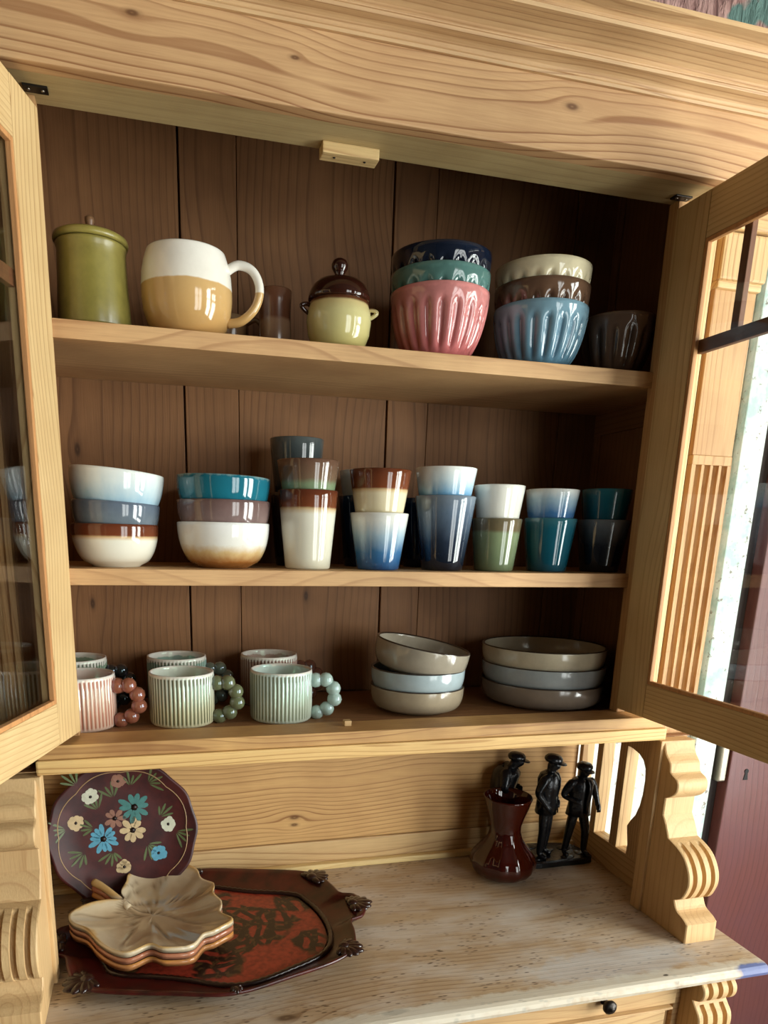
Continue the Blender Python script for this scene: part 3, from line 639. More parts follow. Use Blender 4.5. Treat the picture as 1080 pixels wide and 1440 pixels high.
put('round_bowl', rbowl(0.0675, 0.066, 0.037, 2.2), glaze('pale_sky_glaze', [(0, srgb(96, 140, 176)), (0.45, srgb(170, 200, 214)), (0.75, srgb(214, 226, 226)), (1, srgb(232, 236, 230))], 0.066, 0.07, 0.16, 0.05), (0.0615, 0.085, ZB+0.071), 'white to pale blue bowl tilted on top of the left stack on the middle shelf', 'bowl', g1, (0, 0.085, 0))
put('round_bowl', RBB, glaze('white_rust_foot_glaze', [(0, srgb(120, 74, 34)), (0.14, srgb(160, 104, 50)), (0.34, srgb(206, 176, 124)), (0.52, srgb(232, 230, 220)), (1, srgb(238, 238, 234))], 0.068, 0.07, 0.10, 0.05, speck=None, streak=False), (0.2215, 0.088, ZB), 'white bowl fading to a rust brown foot, under mauve and teal bowls', 'bowl', g1)
put('round_bowl', RBB, glaze('mauve_brown_glaze', [(0, srgb(96, 74, 70)), (0.6, srgb(134, 112, 108)), (1, srgb(110, 86, 82))], 0.068, 0.08, 0.12, 0.3), (0.2225, 0.088, ZB+0.0325), 'mauve brown bowl between the teal and the white rust-footed bowl', 'bowl', g1)
put('round_bowl', RBB, glaze('teal_glaze_bowl', [(0, srgb(14, 84, 104)), (0.6, srgb(28, 108, 126)), (0.95, srgb(30, 104, 122)), (1, srgb(120, 150, 150))], 0.068, 0.06, 0.12, 0.15), (0.2215, 0.088, ZB+0.067), 'teal blue bowl on top of the mauve and white bowls', 'bowl', g1, (0, 0.02, 0))
for k, (cc, lab) in enumerate(((srgb(60, 44, 36), 'dark bowl in the back row, bottom of the stack behind the teal bowl stack'), (srgb(84, 62, 50), 'brown bowl in the back row, middle of the stack behind the teal bowl stack'), (srgb(70, 50, 42), 'dark brown bowl in the back row, topmost behind the teal bowl stack'))):
    put('round_bowl', RBA, glaze('rear_bowl_glaze_%d' % k, [(0, cc), (1, tuple(1.3*x for x in cc[:3])+(1,))], 0.062, 0.12, 0.1, 0.2), (0.222, 0.203, ZB+0.034*k), lab, 'bowl', g1)
# tumblers
def tum(R, h, rb): return lathe('tumbler', cup_prof(R, h, rb), 56)
TALL = tum(0.0470, 0.1195, 0.0360); SHORT = tum(0.0475, 0.089, 0.0345)
NAV = srgb(16, 40, 74)
def cup(me, mat, x, y, dz, label): return put('tumbler', me, mat, (x, y, ZB+dz), label, 'cup', g2)
ys_ = 0.076
cup(TALL, glaze('tall_cream_brown', [(0, srgb(222, 218, 196)), (0.70, srgb(232, 228, 210)), (0.765, srgb(206, 176, 130)), (0.79, srgb(116, 60, 32)), (1, srgb(94, 44, 24))], 0.1195, 0.07, 0.008, 0.06, streak=False), 0.3530, ys_, 0, 'tall cream tumbler with a brown rim band, under the brown green cup')
cup(tum(0.0487, 0.090, 0.0340), glaze('brown_green_cup', [(0, srgb(120, 140, 110)), (0.60, srgb(128, 146, 112)), (0.68, srgb(120, 96, 76)), (1, srgb(104, 72, 58))], 0.090, 0.07, 0.05, 0.2), 0.3530, ys_, 0.0735, 'brown cup with a green lower band nested in the tall cream tumbler')
cup(SHORT, glaze('white_to_blue_cup', [(0, srgb(34, 76, 124)), (0.3, srgb(64, 112, 156)), (0.62, srgb(166, 190, 204)), (0.85, srgb(224, 226, 220)), (1, srgb(232, 230, 222))], 0.089, 0.06, 0.12, 0.08), 0.4710, ys_, 0, 'white cup fading to deep blue at its foot, under the cream brown one')
cup(tum(0.0497, 0.092, 0.0350), glaze('cream_brown_cup', [(0, srgb(222, 206, 164)), (0.60, srgb(230, 218, 184)), (0.66, srgb(210, 178, 130)), (0.69, srgb(120, 62, 34)), (1, srgb(96, 46, 26))], 0.092, 0.07, 0.012, 0.06, streak=False), 0.4705, ys_, 0.0625, 'cream cup with a wide brown rim nested in the white and blue cup')
cup(tum(0.0500, 0.1185, 0.0345), glaze('tall_slate_black', [(0, srgb(14, 18, 28)), (0.4, srgb(36, 46, 62)), (0.75, srgb(90, 106, 124)), (1, srgb(122, 134, 146))], 0.1185, 0.05, 0.12, 0.2), 0.5840, ys_, 0, 'tall slate tumbler darkening to black, under the white and sky blue cup')
cup(tum(0.0502, 0.092, 0.0350), glaze('white_sky_cup', [(0, srgb(60, 120, 168)), (0.56, srgb(110, 158, 192)), (0.78, srgb(196, 214, 220)), (1, srgb(232, 234, 228))], 0.092, 0.06, 0.10, 0.05), 0.5825, ys_, 0.0700, 'white cup fading to sky blue nested in the tall slate tumbler')
cup(tum(0.0425, 0.086, 0.0330), glaze('sage_cup', [(0, srgb(104, 118, 88)), (0.72, srgb(132, 146, 110)), (0.78, srgb(110, 96, 70)), (1, srgb(112, 100, 76))], 0.086, 0.07, 0.03, 0.25), 0.6790, ys_, 0, 'sage green cup with a brownish rim, under the plain white one')
cup(tum(0.0425, 0.088, 0.0310), glaze('ivory_cup', [(0, srgb(224, 222, 208)), (1, srgb(236, 234, 224))], 0.088, 0.06, 0.1, 0.05), 0.6800, ys_, 0.0510, 'plain ivory white cup nested in the sage green cup')
cup(tum(0.0448, 0.089, 0.0335), glaze('teal_cup_a', [(0, srgb(14, 74, 92)), (0.8, srgb(24, 92, 110)), (1, srgb(60, 110, 120))], 0.089, 0.06, 0.1, 0.15), 0.7800, ys_, 0, 'teal cup at the bottom of its pair, under the pale blue one')
cup(tum(0.0450, 0.089, 0.0330), glaze('white_denim_cup', [(0, srgb(40, 84, 134)), (0.55, srgb(66, 112, 160)), (0.80, srgb(160, 186, 202)), (0.96, srgb(222, 226, 222)), (1, srgb(230, 232, 228))], 0.089, 0.06, 0.10, 0.08), 0.7795, ys_, 0.0468, 'white cup fading to denim blue nested in the teal cup')
cup(tum(0.0452, 0.089, 0.0330), glaze('grey_black_cup', [(0, srgb(12, 14, 20)), (0.5, srgb(30, 34, 44)), (0.85, srgb(96, 102, 108)), (1, srgb(112, 116, 118))], 0.089, 0.05, 0.10, 0.2), 0.8850, ys_, 0, 'black cup greying towards the rim, bottom of the pair at the right end')
cup(tum(0.0430, 0.089, 0.0318), glaze('teal_cup_b', [(0, srgb(10, 70, 86)), (0.8, srgb(22, 92, 108)), (1, srgb(40, 104, 116))], 0.089, 0.06, 0.1, 0.15), 0.8850, ys_, 0.0508, 'teal cup nested on top of the black grey cup at the right end')
# back row of tumblers
cup(tum(0.0455, 0.121, 0.036), glaze('rear_umber_tall', [(0, srgb(40, 34, 32)), (1, srgb(70, 58, 50))], 0.121, 0.08, 0.1, 0.2), 0.357, 0.190, 0, 'tall dark umber tumbler at the back behind the cream brown tumbler')
cup(tum(0.0460, 0.121, 0.035), glaze('rear_charcoal_tall', [(0, srgb(30, 36, 40)), (0.6, srgb(58, 66, 68)), (1, srgb(84, 92, 92))], 0.121, 0.06, 0.1, 0.2), 0.357, 0.190, 0.087, 'charcoal grey tumbler rising highest, at the back of the middle shelf')
cup(tum(0.0475, 0.120, 0.036), glaze('rear_navy_tall', [(0, srgb(12, 30, 60)), (1, srgb(24, 54, 92))], 0.120, 0.06, 0.1, 0.15), 0.481, 0.190, 0, 'tall navy tumbler at the back between the cream tumbler and the cream cup')
cup(tum(0.0475, 0.090, 0.034), glaze('rear_pale_cup', [(0, srgb(120, 140, 150)), (0.5, srgb(190, 196, 196)), (1, srgb(200, 204, 202))], 0.090, 0.06, 0.1, 0.1), 0.481, 0.190, 0.072, 'pale grey cup at the back nested in the tall navy tumbler')
cup(tum(0.0475, 0.120, 0.036), glaze('rear_navy_tall_b', [(0, srgb(10, 26, 54)), (1, srgb(20, 46, 82))], 0.120, 0.06, 0.1, 0.15), 0.595, 0.195, 0, 'tall navy tumbler at the back behind the slate tumbler')

# ------------------------------------------------------------------ lower shelf: ribbed mugs, bowls, plates
ZC = Z3+0.0003
def ribbed(R, h, n=50):
    o = [(0, .003), (R*.86, .003), (R*.88, 0), (R*.95, 0), (R*.985, .003), (R, .007)]+[(R, .007+(h-.013)*k/6) for k in range(1, 7)]
    nb = len(o); o += [(R*.995, h-.004), (R*.985, h), (R*.93, h), (R*.915, h-.004), (R*.90, .012), (R*.8, .008), (0, .008)]
    def rf(th, z, j):
        if j < 5 or j >= nb: return 1.0, 0.0
        s = 0.5+0.5*math.cos(n*th); return 1.0-0.030*s, s**1.5
    return lathe('ribbed_mug', o, n*6, rf, 'rib')
RM = ribbed(0.0520, 0.0835); RM2 = ribbed(0.0515, 0.090)
def mug_mat(name, lo, hi, groove): return glaze(name, [(0, lo), (0.3, lo), (0.8, hi), (0.955, hi), (0.97, srgb(226, 222, 210)), (1, srgb(232, 228, 218))], 0.0835, 0.12, 0.10, 0.08, flute=(groove, 1.0), film=420.0)
def ribbed_mug(me, x, y, body, bead, label, ang=0.0):
    m = put('ribbed_mug', me, body, (x, y, ZC), label, 'mug', 'ribbed mugs with bead handles')
    h = 0.0835
    ctr = [(0.0575, h*0.78), (0.0745, h*0.79), (0.0875, h*0.62), (0.0895, h*0.40), (0.0770, h*0.20), (0.0600, h*0.12)]
    ca, sa = math.cos(ang), math.sin(ang)
    for (r, z) in ctr:
        bm = bmesh.new(); ball_bm(bm, (0, 0, 0), 0.0128, 2)
        link('handle_bead', bm_mesh('handle_bead', bm, True), bead, m, (r*ca, r*sa, z))
    return m
def bead_mat(name, c): return plain(name, c, 0.08, 0, 0, 40, 0.35, 0.5, **{'Thin Film Thickness': 380.0, 'Thin Film IOR': 1.6})
ribbed_mug(RM, -0.004, 0.088, mug_mat('rose_rib_glaze', srgb(222, 190, 168), srgb(234, 216, 204), srgb(168, 92, 66)), bead_mat('copper_bead', srgb(150, 92, 70)), 'rose pink ribbed mug with coppery bead handle, front row beside the left door', -0.25)
ribbed_mug(RM, 0.150, 0.088, mug_mat('moss_rib_glaze', srgb(212, 206, 170), srgb(214, 220, 206), srgb(62, 66, 30)), bead_mat('olive_bead', srgb(110, 116, 84)), 'pale ribbed mug with mossy green grooves and olive bead handle, front row', -0.25)
ribbed_mug(RM, 0.313, 0.088, mug_mat('mint_rib_glaze', srgb(206, 214, 196), srgb(206, 222, 214), srgb(110, 118, 88)), bead_mat('mint_bead', srgb(180, 204, 194)), 'mint green ribbed mug with pale bead handle, rightmost of the front row', -0.25)
ribbed_mug(RM2, -0.022, 0.205, mug_mat('forest_rib_glaze', srgb(120, 140, 112), srgb(150, 172, 150), srgb(60, 80, 52)), bead_mat('black_bead', srgb(40, 42, 40)), 'dark green ribbed mug in the back row behind the rose pink mug', -0.1)
ribbed_mug(RM2, 0.147, 0.205, mug_mat('grey_green_rib_glaze', srgb(120, 150, 140), srgb(160, 186, 176), srgb(90, 112, 84)), bead_mat('grey_bead', srgb(96, 104, 90)), 'grey green ribbed mug in the back row behind the mossy mug', -0.1)
ribbed_mug(RM2, 0.311, 0.205, mug_mat('dusky_rib_glaze', srgb(160, 120, 104), srgb(196, 170, 156), srgb(120, 74, 60)), bead_mat('brown_bead', srgb(96, 60, 46)), 'dusky pink ribbed mug in the back row behind the mint mug', -0.1)
def low_bowl(R, h, rb): return lathe('low_bowl', bowl_prof(R, h, rb, 0.0045, 2.9, 14), 72)
LB = low_bowl(0.0835, 0.046, 0.058)
def stone(name, c, rim=srgb(48, 36, 30), h=0.046): return glaze(name, [(0, tuple(.8*x for x in c[:3])+(1,)), (0.5, c), (0.95, c), (0.965, rim), (1.0, rim)], h, 0.16, 0.006, 0.25, streak=False)
g3 = 'low bowls on the lower shelf'
put('low_bowl', LB, stone('tan_stone', srgb(170, 156, 132)), (0.565, 0.113, ZC), 'low tan grey bowl, bottom of the three beside the ribbed mugs', 'bowl', g3)
put('low_bowl', LB, stone('ice_blue_stone', srgb(176, 192, 196)), (0.565, 0.113, ZC+0.0315), 'low pale blue bowl between the two tan grey ones', 'bowl', g3)
put('low_bowl', low_bowl(0.0840, 0.053, 0.058), stone('grey_tan_stone', srgb(166, 156, 138), h=0.053), (0.564, 0.113, ZC+0.067), 'low grey tan bowl lying tilted on top of the pale blue one', 'bowl', g3, (0.06, 0.16, 0))
PLT = lathe('deep_plate', bowl_prof(0.1150, 0.044, 0.094, 0.0045, 2.7, 14), 88)
g4 = 'deep plates on the lower shelf'
put('deep_plate', PLT, stone('umber_stone', srgb(128, 114, 100), h=0.044), (0.829, 0.137, ZC), 'dark taupe deep plate, bottom of the stack by the right door', 'plate', g4)
put('deep_plate', PLT, stone('blue_grey_stone', srgb(158, 164, 164), h=0.044), (0.829, 0.137, ZC+0.0335), 'blue grey deep plate between the taupe and the sand coloured one', 'plate', g4)
put('deep_plate', PLT, stone('sand_stone', srgb(196, 184, 158), h=0.044), (0.827, 0.137, ZC+0.0655), 'sand coloured deep plate on top of the stack by the right door', 'plate', g4)

# ------------------------------------------------------------------ counter: painted plate
def painted_plate():
    R = 0.131
    nm = 48
    pr = [(0, 0.0), (R*.55, 0.0), (R*.75, .003), (R*.97, .012), (R, .014), (R*.995, .0175), (R*.96, .0165), (R*.76, .0075), (R*.55, .005), (0, .005)]
    def rf(th, z, j):
        return (1.0+0.012*math.cos(12*th) if j in (3, 4, 5, 6) else 1.0), 0.0
    me = lathe('painted_plate', pr, 144, rf)
    b = NB('maroon_lacquer'); p = b.obj(); n = b.noise(p, 26.0, 4.0, 0.65)
    c = b.mix(b.remap(n, 0.35, 0.7), srgb(76, 26, 24), srgb(46, 16, 18))
    mt = b.bsdf(c, 0.42, b.bump(n, 0.08, 0.002))
    # local z of plate -> faces viewer (-Y) leaning back
    o = put('painted_plate', me, mt, (0.042, 0.200, -0.136), 'round maroon plate painted with blue and cream flowers, leaning at the back left', 'plate', None, (PI/2-0.22, 0, 0.05))
    def col(nm, c): return plain(nm, c, 0.4, 0, 0, 90, 0.35)
    mats = dict(blue=col('paint_blue', srgb(92, 160, 186)), teal=col('paint_teal', srgb(70, 128, 124)), cream=col('paint_cream', srgb(206, 182, 140)), white=col('paint_white', srgb(206, 208, 186)), rose=col('paint_rose', srgb(150, 108, 90)), green=col('paint_green', srgb(92, 106, 66)), dark=col('paint_dark', srgb(36, 22, 18)), gold=col('paint_gold', srgb(172, 140, 100)))
    zf = 0.0052
    def zat(x, y):
        r = math.hypot(x, y)/R
        return 0.005 if r < .55 else (0.005+(r-.55)/.21*0.0025 if r < .76 else 0.0075+(r-.76)/.20*0.009)
    def petal(bm, cx, cy, a, l, wd, z):
        pts = [(0.12*l, 0), (0.35*l, wd*.7), (0.70*l, wd), (0.93*l, wd*.6), (l, 0), (0.93*l, -wd*.6), (0.70*l, -wd), (0.35*l, -wd*.7)]
        q = [(cx+u*math.cos(a)-v*math.sin(a), cy+u*math.sin(a)+v*math.cos(a)) for u, v in pts]
        top = [bm.verts.new((x, y, zat(x, y)+z)) for x, y in q]; lo = [bm.verts.new((x, y, zat(x, y)-0.0002)) for x, y in q]
        bm.faces.new(top)
        for k in range(len(q)): bm.faces.new((lo[k], lo[(k+1) % len(q)], top[(k+1) % len(q)], top[k]))
    def flower(cx, cy, l, n, m, m2=None, wd=.24):
        bm = bmesh.new()
        for k in range(n): petal(bm, cx, cy, 2*PI*k/n+random.uniform(-.15, .15), l*random.uniform(.82, 1.08), l*wd, 0.0006)
        f = link('painted_flower', bm_mesh('painted_flower', bm), mats[m], o)
        bm = bmesh.new(); ball_bm(bm, (cx, cy, zat(cx, cy)+.0005), l*.24, 1, (1, 1, .12)); link('flower_eye', bm_mesh('flower_eye', bm, True), mats['dark'], f)
    k = 0.131/102.0*0.985                                 # photo pixel to plate metre
    def P(u, v): return ((u/2.0769+40-172)*k, -(v/2.0769+1070-1166)*k*1.06)
    for u, v, l, n, m in ((215, 212, 40, 12, 'blue'), (308, 130, 44, 10, 'teal'), (300, 195, 38, 8, 'cream'), (250, 157, 30, 7, 'rose')):
        flower(*P(u, v), 1.12*l/2.0769*k, n, m, wd=.17 if n > 8 else .22)
    for u, v, m in ((185, 90, 'white'), (265, 52, 'rose'), (140, 160, 'cream'), (405, 187, 'white'), (372, 268, 'blue'), (270, 297, 'cream')):
        cx_, cy_ = P(u, v); flower(cx_, cy_, 24/2.0769*k, 9, m, wd=.38)
    for u, v, a, n in ((150, 55, 2.2, 4), (350, 65, 0.4, 5), (240, 250, -1.7, 5), (160, 245, 3.9, 5), (380, 165, 0.9, 4), (340, 238, -0.9, 5), (205, 130, 2.0, 4), (115, 175, 3.3, 4), (425, 210, -0.6, 4), (300, 70, 1.5, 4), (250, 100, 1.9, 4), (190, 180, 3.0, 4)):
        bm = bmesh.new(); cx_, cy_ = P(u, v)
        for q in range(n): petal(bm, cx_, cy_, a+(q-(n-1)/2)*0.45, (34+22*random.random())/2.0769*k, 3.6/2.0769*k, 0.0004)
        link('painted_leaf', bm_mesh('painted_leaf', bm), mats['green'], o)
    bm = bmesh.new(); pts = []
    for q in range(120):
        th = 2*PI*q/120; r = R*(0.845+0.035*abs(math.sin(4*th))); x, y = r*math.cos(th), r*math.sin(th); pts.append((x, y, zat(x, y)))
    tube_bm(bm, pts, 0.0010, 6, True); link('gold_line', bm_mesh('gold_line', bm, True), mats['gold'], o)
painted_plate()

# ------------------------------------------------------------------ counter: ornate red tray
def polar(poly, c, th):
    d = Vector((math.cos(th), math.sin(th))); best = 0.05
    n = len(poly)
    for i in range(n):
        a = Vector(poly[i])-c; b = Vector(poly[(i+1) % n])-c; e = b-a
        den = d.x*e.y-d.y*e.x
        if abs(den) < 1e-12: continue
        t = (a.x*e.y-a.y*e.x)/den; s = (a.x*d.y-a.y*d.x)/den
        if t > 0 and -1e-6 <= s <= 1+1e-6: best = max(best, t)
    return best
def tray():
    c = Vector((0.190, 0.035)); rotp = lambda q: (2*c.x-q[0], 2*c.y-q[1])
    oh = [(.200, -.168), (.295, -.144), (.365, -.121), (.402, -.092), (.416, -.045), (.420, -.008), (.442, .000), (.458, .030), (.458, .060), (.444, .086), (.426, .088), (.418, .122), (.402, .168), (.361, .194), (.27, .219)]
    ih = [(.212, -.128), (.30, -.102), (.358, -.070), (.380, -.020), (.380, .042), (.364, .100), (.344, .130), (.262, .158)]
    outer = [(q.x, q.y) for q in catmull([Vector(q) for q in oh+[rotp(q) for q in oh]], 4)]
    inner = [(q.x, q.y) for q in catmull([Vector(q) for q in ih+[rotp(q) for q in ih]], 4)]
    N = 180; z0 = ZT+0.0003
    th = [2*PI*i/N for i in range(N)]
    ro = [polar(outer, c, t) for t in th]; ri = [polar(inner, c, t) for t in th]
    def ring(f, z): return [((ri[i]+(ro[i]-ri[i])*f)*math.cos(th[i]), (ri[i]+(ro[i]-ri[i])*f)*math.sin(th[i]), z) for i in range(N)]
    rows = [ring(-0.5, 0), ring(0.05, 0), ring(0.35, 0.004), ring(0.95, 0.019), ring(1.0, 0.021), ring(0.99, 0.0245), ring(0.93, 0.0255), ring(0.78, 0.021), ring(0.50, 0.0145), ring(0.22, 0.0085), ring(0.08, 0.0062), ring(0.0, 0.0055)]
    v = [(0, 0, 0)]+[q for r in rows for q in r]; fa = []
    for i in range(N): fa.append((0, 1+(i+1) % N, 1+i))
    for j in range(len(rows)-1):
        for i in range(N): fa.append((1+j*N+i, 1+j*N+(i+1) % N, 1+(j+1)*N+(i+1) % N, 1+(j+1)*N+i))
    b = NB('oxblood_lacquer'); p = b.obj(); n = b.noise(p, 30.0, 3.0)
    col = b.mix(b.remap(n, 0.35, 0.7), srgb(82, 24, 18), srgb(40, 14, 12))
    mt = b.bsdf(col, 0.32, b.bump(n, 0.1, 0.002), coat=0.12)
    t = put('ornate_tray', mesh('ornate_tray', v, fa, True), mt, (c.x, c.y, z0), 'dark red lacquered tray with carved handles and black scroll pattern', 'tray')
    # patterned floor
    b = NB('red_scroll_pattern'); p = b.obj(); X, Y, Z = b.sep(p)
    q = b.vmath('ADD', b.vmath('MULTIPLY', p, (1, 1, 0)), b.vmath('SCALE', b.vmath('SUBTRACT', b.noise(p, 16.0, 2.0, 0.5, 0.0, True), (0.5, 0.5, 0.5)), None, 0.035))
    ax = b.math('ABSOLUTE', X); ay = b.math('ABSOLUTE', Y); r = b.vmath('LENGTH', b.xyz(b.math('MULTIPLY', X, 0.52), Y, 0.0))
    vo = b.voronoi(q, 30.0, 'DISTANCE_TO_EDGE'); sw = b.math('SINE', b.math('MULTIPLY', b.vmath('LENGTH', q), 260.0))
    scroll = b.math('MAXIMUM', b.remap(vo, 0.10, 0.20, 1.0, 0.0), b.remap(sw, -0.1, 0.3))
    n2 = b.noise(p, 22.0, 3.0)
    zone = b.remap(b.math('ADD', r, b.math('MULTIPLY', b.math('SUBTRACT', n2, 0.5), 0.05)), 0.074, 0.080, 1.0, 0.0)
    # corner sprays and border sprays
    cx_ = b.math('SUBTRACT', ax, 0.150); cy_ = b.math('SUBTRACT', ay, 0.065)
    rc = b.vmath('LENGTH', b.xyz(cx_, cy_, 0.0)); z2 = b.remap(b.math('ADD', rc, b.math('MULTIPLY', b.math('SUBTRACT', n2, 0.5), 0.06)), 0.030, 0.040, 1.0, 0.0)
    rd = b.vmath('LENGTH', b.xyz(b.math('MULTIPLY', ax, 0.8), b.math('SUBTRACT', ay, 0.105), 0.0)); z3 = b.remap(b.math('ADD', rd, b.math('MULTIPLY', b.math('SUBTRACT', n2, 0.5), 0.05)), 0.028, 0.036, 1.0, 0.0)
    zone = b.math('MAXIMUM', zone, b.math('MAXIMUM', z2, z3))
    m = b.math('MULTIPLY', scroll, zone, None, True)
    red = b.mix(b.remap(b.noise(p, 120.0, 3.0), 0.35, 0.7), srgb(164, 62, 42), srgb(120, 40, 28))
    col = b.mix(m, red, srgb(40, 24, 16))
    col = b.mix(b.math('MULTIPLY', b.remap(b.noise(q, 90.0, 2.0), 0.55, 0.62), b.math('MULTIPLY', m, 0.5)), col, srgb(104, 78, 44))
    fm = b.bsdf(col, 0.35, b.bump(m, 0.2, 0.001))
    fv = [(0, 0, .0062)]+[((ri[i]*0.965)*math.cos(th[i]), (ri[i]*0.965)*math.sin(th[i]), .0062) for i in range(N)]+[((ri[i]*0.965)*math.cos(th[i]), (ri[i]*0.965)*math.sin(th[i]), .0050) for i in range(N)]
    ff = [(0, 1+i, 1+(i+1) % N) for i in range(N)]+[(1+i, 1+N+i, 1+N+(i+1) % N, 1+(i+1) % N) for i in range(N)]
    link('patterned_panel', mesh('patterned_panel', fv, ff), fm, t)
    DK = plain('blackened_carving', srgb(44, 22, 16), 0.3, 0, 0.4, 70, 0.5, 0.3)
    bm = bmesh.new()
    tube_bm(bm, [((ri[i]*1.0)*math.cos(th[i]), (ri[i]*1.0)*math.sin(th[i]), .0075) for i in range(0, N, 1)], [0.0042+0.0012*(k % 2) for k in range(N)], 6, True)
    link('beaded_border', bm_mesh('beaded_border', bm, True), DK, t)
    def carve(x, y, sx, sy, nm):
        bm = bmesh.new(); rr = random.Random(int(1000*(x+y))); a0 = math.atan2(y-c.y, x-c.x)
        for k in range(9):
            f = (k-4)/4.0; a = a0+f*1.75; L_ = max(sx, sy)*(1.0-0.30*abs(f))
            q = bmesh.ops.create_icosphere(bm, subdivisions=2, radius=1.0)
            mx = Matrix.Translation((0.45*L_*math.cos(a), 0.45*L_*math.sin(a), 0.001*rr.random())) @ Matrix.Rotation(a, 4, 'Z') @ Matrix.Diagonal((0.62*L_, 0.26*L_, 0.0052, 1))
            for v_ in q['verts']: v_.co = mx @ v_.co
        ball_bm(bm, (0, 0, 0.002), 0.30*max(sx, sy), 2, (1, 1, .7))
        link(nm, bm_mesh(nm, bm, True), DK, t, (x-c.x, y-c.y, 0.0225))
    for q, sx, sy, nm in (((.436, .045), .024, .036, 'carved_handle'), ((.386, .158), .030, .036, 'carved_corner'), ((.386, -.085), .026, .032, 'carved_corner')):
        carve(q[0], q[1], sx, sy, nm); w_ = rotp(q); carve(w_[0], w_[1], sx, sy, nm)
    for q in ((.205, -.156), (.175, .226)):
        carve(q[0], q[1], .012, .006, 'carved_leaf')
    return t
tray()

# ------------------------------------------------------------------ counter: leaf dishes
def leaf_dish(name):
    c = Vector((0.088, 0.060))
    pl = [(-.043, .056), (-.036, .030), (-.014, .004), (.010, -.040), (.050, -.078), (.085, -.066), (.105, -.080), (.146, -.077), (.166, -.050), (.184, -.046), (.216, -.020), (.198, .010), (.204, .046), (.192, .075), (.196, .112), (.176, .140), (.170, .172), (.150, .193), (.118, .196), (.090, .209), (.064, .196), (.047, .176), (.044, .146), (.036, .118), (.042, .094), (.034, .087), (.012, .088), (-.020, .078)]
    pts = [(q.x, q.y) for q in catmull([Vector(q) for q in pl], 5)]
    N = 168; H = 0.027; th = [2*PI*i/N for i in range(N)]; ro = [polar(pts, c, t) for t in th]
    base_a = math.atan2(.085-c.y, .04-c.x)          # where the stalk joins
    bx, by = .040-c.x, .086-c.y
    veins = [((.210-c.x), (-.018-c.y)), ((.148-c.x), (-.074-c.y)), ((.055-c.x), (-.070-c.y)), ((.195-c.x), (.108-c.y)), ((.120-c.x), (.195-c.y)), ((-.030-c.x), (.045-c.y)), ((.050-c.x), (.17-c.y))]
    def vein(x, y):
        d = 1e9
        for vx, vy in veins:
            ex, ey = vx-bx, vy-by; L2 = ex*ex+ey*ey; t = max(0, min(1, ((x-bx)*ex+(y-by)*ey)/L2))
            wob = 0.004*math.sin(5*t); px, py = bx+ex*t-ey*wob/math.sqrt(L2)*3, by+ey*t+ex*wob/math.sqrt(L2)*3
            d = min(d, math.hypot(x-px, y-py)+0.002*t)
        return d
    fr = [0.0, .08, .16, .24, .32, .40, .48, .56, .64, .72, .80, .87, .93, .97, 1.0]
    v = []; at = []
    def top(i, f):
        x, y = ro[i]*f*math.cos(th[i]), ro[i]*f*math.sin(th[i])
        z = 0.005+(H-0.005)*(max(0, (f-.30)/.70)**1.7)
        z += 0.0022*f*f*math.sin(7*th[i])
        g = max(0, 1-vein(x, y)/0.0050); z -= 0.0030*g*(1-f**4)
        return x, y, z, g
    x, y, z, g = top(0, 0); v.append((0, 0, z)); at.append(g)
    for f in fr[1:]:
        for i in range(N):
            x, y, z, g = top(i, f); v.append((x, y, z)); at.append(g)
    nt = len(v)
    for f in (1.005, .97, .80, .60, .45, .32):
        for i in range(N):
            x, y, z, g = top(i, min(f, 1)); k = ro[i]
            v.append((f*k*math.cos(th[i]), f*k*math.sin(th[i]), max(0.0, (H-0.0045-0.005+0.0022*f*f*math.sin(7*th[i]) if f > 1 else z-0.0048)) if f > .46 else 0.0)); at.append(0.0)
    v.append((0, 0, 0)); at.append(0.0)
    m = len(fr)-1; fa = [(0, 1+i, 1+(i+1) % N) for i in range(N)]
    nr = m+6
    for j in range(nr-1):
        for i in range(N): fa.append((1+j*N+i, 1+(j+1)*N+i, 1+(j+1)*N+(i+1) % N, 1+j*N+(i+1) % N))
    L = len(v)-1; fa += [(L, 1+(nr-1)*N+(i+1) % N, 1+(nr-1)*N+i) for i in range(N)]
    me = mesh(name, v, fa, True)
    q = me.attributes.new('rib', 'FLOAT', 'POINT'); q.data.foreach_set('value', at)
    bm = bmesh.new(); tube_bm(bm, catmull([(bx+.010, by-.006, .012), (bx-.012, by+.018, .022), (bx-.034, by+.042, .031), (bx-.050, by+.058, .034)], 4, False), [0.0062]*9+[0.0068]*2+[0.0072]*2, 10)
    return me, bm_mesh('stalk', bm, True), c
def leaf_mat(name, a, b_, rim):
    return glaze(name, [(0, a), (0.30, a), (0.70, b_), (0.86, b_), (0.98, rim), (1, rim)], 0.028, 0.10, 0.10, 0.16, flute=(srgb(104, 78, 50), 0.75), streak=False)
lm, st, lc = leaf_dish('leaf_dish')
LZ = ZT+0.0003+0.0064
for k, (mt, lab) in enumerate(((leaf_mat('amber_leaf_glaze', srgb(190, 130, 80), srgb(190, 130, 80), srgb(206, 140, 72)), 'amber rimmed leaf dish at the bottom of the leaf stack on the red tray'),
                               (leaf_mat('rust_leaf_glaze', srgb(180, 130, 100), srgb(180, 120, 90), srgb(170, 100, 70)), 'rust rimmed leaf dish in the middle of the leaf stack on the red tray'),
                               (leaf_mat('honey_leaf_glaze', srgb(196, 170, 134), srgb(214, 196, 164), srgb(206, 168, 108)), 'honey cream leaf dish with a stalk on top of the leaf stack'))):
    d = put('leaf_dish', lm, mt, (lc.x, lc.y, LZ+0.0115*k), lab, 'dish', 'leaf dishes on the red tray')
    link('stalk', st, mt, d, smooth=True)

